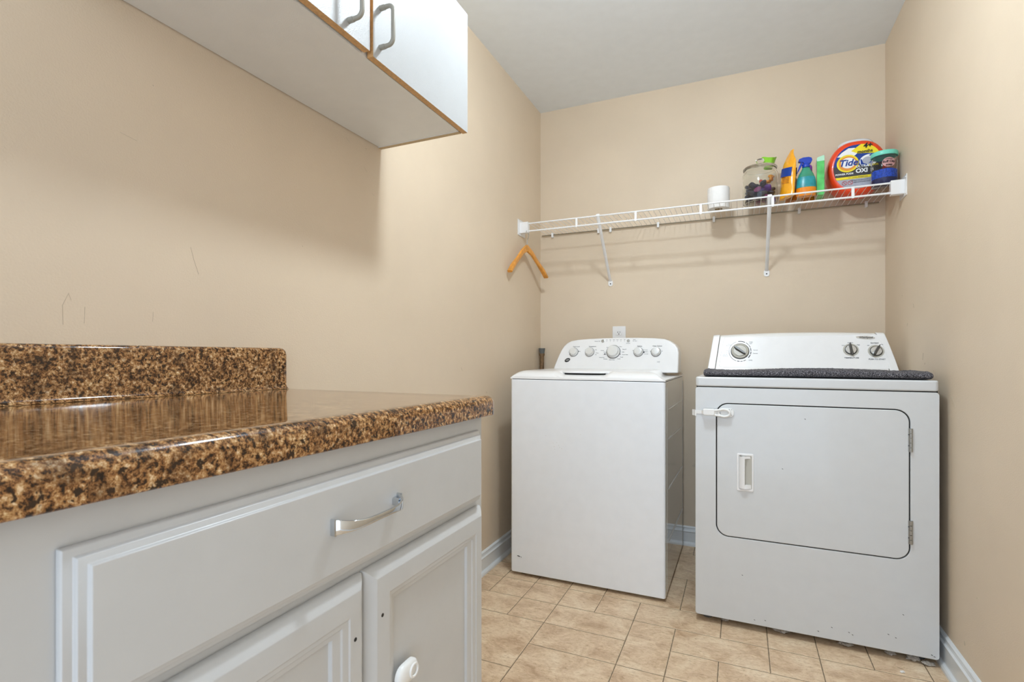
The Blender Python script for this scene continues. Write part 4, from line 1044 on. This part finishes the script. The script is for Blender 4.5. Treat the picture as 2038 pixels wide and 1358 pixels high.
lyr([(-.055+.0*k, 0) for k in []] or ell(-.038, .139, .0415, .0385, 40), 4, 'yellow', 'logo_outer_ring')
lyr(ell(-.038, .139, .0345, .032, 40), 5, 'podorange', 'logo_middle_ring'); lyr(ell(-.036, .141, .0275, .0235, 40), 6, 'white', 'logo_centre')
lyr(ell(.040, .143, .0345, .0260, 36, .2), 4, 'white', 'pod_picture'); lyr(ell(.036, .141, .0200, .0180, 30), 6, 'silver', 'pod_swirl'); lyr([(.038,.128),(.062,.136),(.072,.152),(.070,.170),(.056,.172),(.040,.164),(.054,.158),(.058,.148),(.050,.138)], 7, 'blue', 'pod_swirl')
lyr([(.012,.122),(.030,.119),(.034,.126),(.020,.132),(.014,.150),(.009,.150)], 7, 'blue', 'pod_swirl')
def tt(s, x_, z_, size, m, o=9, **k): text_mesh('label_text', s, size, m, lab, plane_mtx((x_, FY-.0006-o*.0004, z_), (1, 0, 0), (0, 0, 1)), ext=.0004, **k)
tt('Tide', -.037, .140, .040, 'blue', bold=.02, shear=.25); tt('4+', .036, .2075, .030, 'blackink', bold=.03, shear=.15); tt('months', .026, .1835, .0185, 'blackink', bold=.02)
tt('ULTRA', .016, .1195, .0145, 'white', bold=.02, sx=1.1); tt('OXI', .014, .100, .025, 'white', bold=.04); tt('POWER PODS', -.051, .092, .0108, 'white', bold=.03); tt('ODOR', .058, .120, .0115, 'yellow', bold=.03); tt('5', .052, .1, .015, 'white', bold=.03)
tt('4 in 1 laundry detergent pacs', 0, .0745, .0062, 'ink', 6); tt('KEEP OUT OF REACH OF CHILDREN', .020, .061, .0060, 'ink', 3); tt('KEEP CONTAINER CLOSED', .018, .053, .0056, 'ink', 3)
for cx_ in (-.050, -.028):
    bm = bmesh.new(); tube(bm, [(cx_+.0088*math.cos(a), FY-.001, .053+.0088*math.sin(a)) for a in [2*math.pi*k/24 for k in range(25)]], .0009, 5, cap=False); tube(bm, [(cx_-.006, FY-.001, .059), (cx_+.006, FY-.001, .047)], .0008, 5); finish(bm, 'warning_symbol', 'red', lab)

# bath scrub jar with teal lid
JB = Vector((.5535, 2.632, DZ)); jr = .0475
jb = empty('plastic_jar', JB, label='clear plastic jar with teal lid and pink label at the right shelf end', cat='jar')
bm = bmesh.new(); lathe(bm, [(0,0),(.044,0),(jr,.004),(jr,.108),(.044,.116),(.043,.124),(.0415,.124),(.0425,.115),(jr-.0018,.107),(jr-.0018,.006),(.043,.0025),(0,.0025)], n=48); finish(bm, 'jar_body', 'clearp', jb, ang=60)
bm = bmesh.new(); lathe(bm, [(0,.1255),(.0455,.1255),(.0475,.1245),(.0485,.127),(.0485,.140),(.047,.1425),(0,.1435)], n=48); finish(bm, 'lid', 'teal', jb, ang=40)
bm = bmesh.new(); lathe(bm, [(0,.003),(.0425,.003),(.0448,.006),(.0448,.030),(0,.030)], n=40); finish(bm, 'dark_contents', 'darkblue', jb, ang=50)
bm = bmesh.new(); lathe(bm, [(0,.0305),(.0448,.0305),(.0448,.064),(.040,.067),(.02,.069),(0,.070)], n=40)
for v in bm.verts:
    if v.co.z > .06: v.co.z += .0025*mn.noise(v.co*90)
finish(bm, 'blue_scrub', 'bluesp', jb, ang=50)
bm = bmesh.new(); NN = 20; rr0 = jr+.0004; c0 = R(-90+8)
pts = ell(0, 0, .024, .0195, 40); V = []
def cyl(q, o=0): a = c0+q[0]/rr0; return Vector(((rr0+o)*math.cos(a), (rr0+o)*math.sin(a), .090+q[1]))
inner_ = bm.verts.new(cyl((0, 0), .0003)); V1 = [bm.verts.new(cyl((p[0]*.5, p[1]*.5), .0003)) for p in pts]; V2 = [bm.verts.new(cyl(p, .0003)) for p in pts]
for k in range(len(pts)):
    k2 = (k+1) % len(pts); bm.faces.new((inner_, V1[k], V1[k2])); bm.faces.new((V1[k], V2[k], V2[k2], V1[k2]))
jl = finish(bm, 'label', 'pink', jb, ang=80)
def jt(s, z_, size, **k):
    text_mesh('label_text', s, size, 'blackink', jl, Matrix.Identity(4), curve=lambda co: cyl((co.x, co.y+z_-.090), .0010+co.z), **k)
jt('Buff City', .092, .0125, bold=.02); jt('soap', .079, .0125, bold=.02); jt('HANDMADE', .103, .0045)
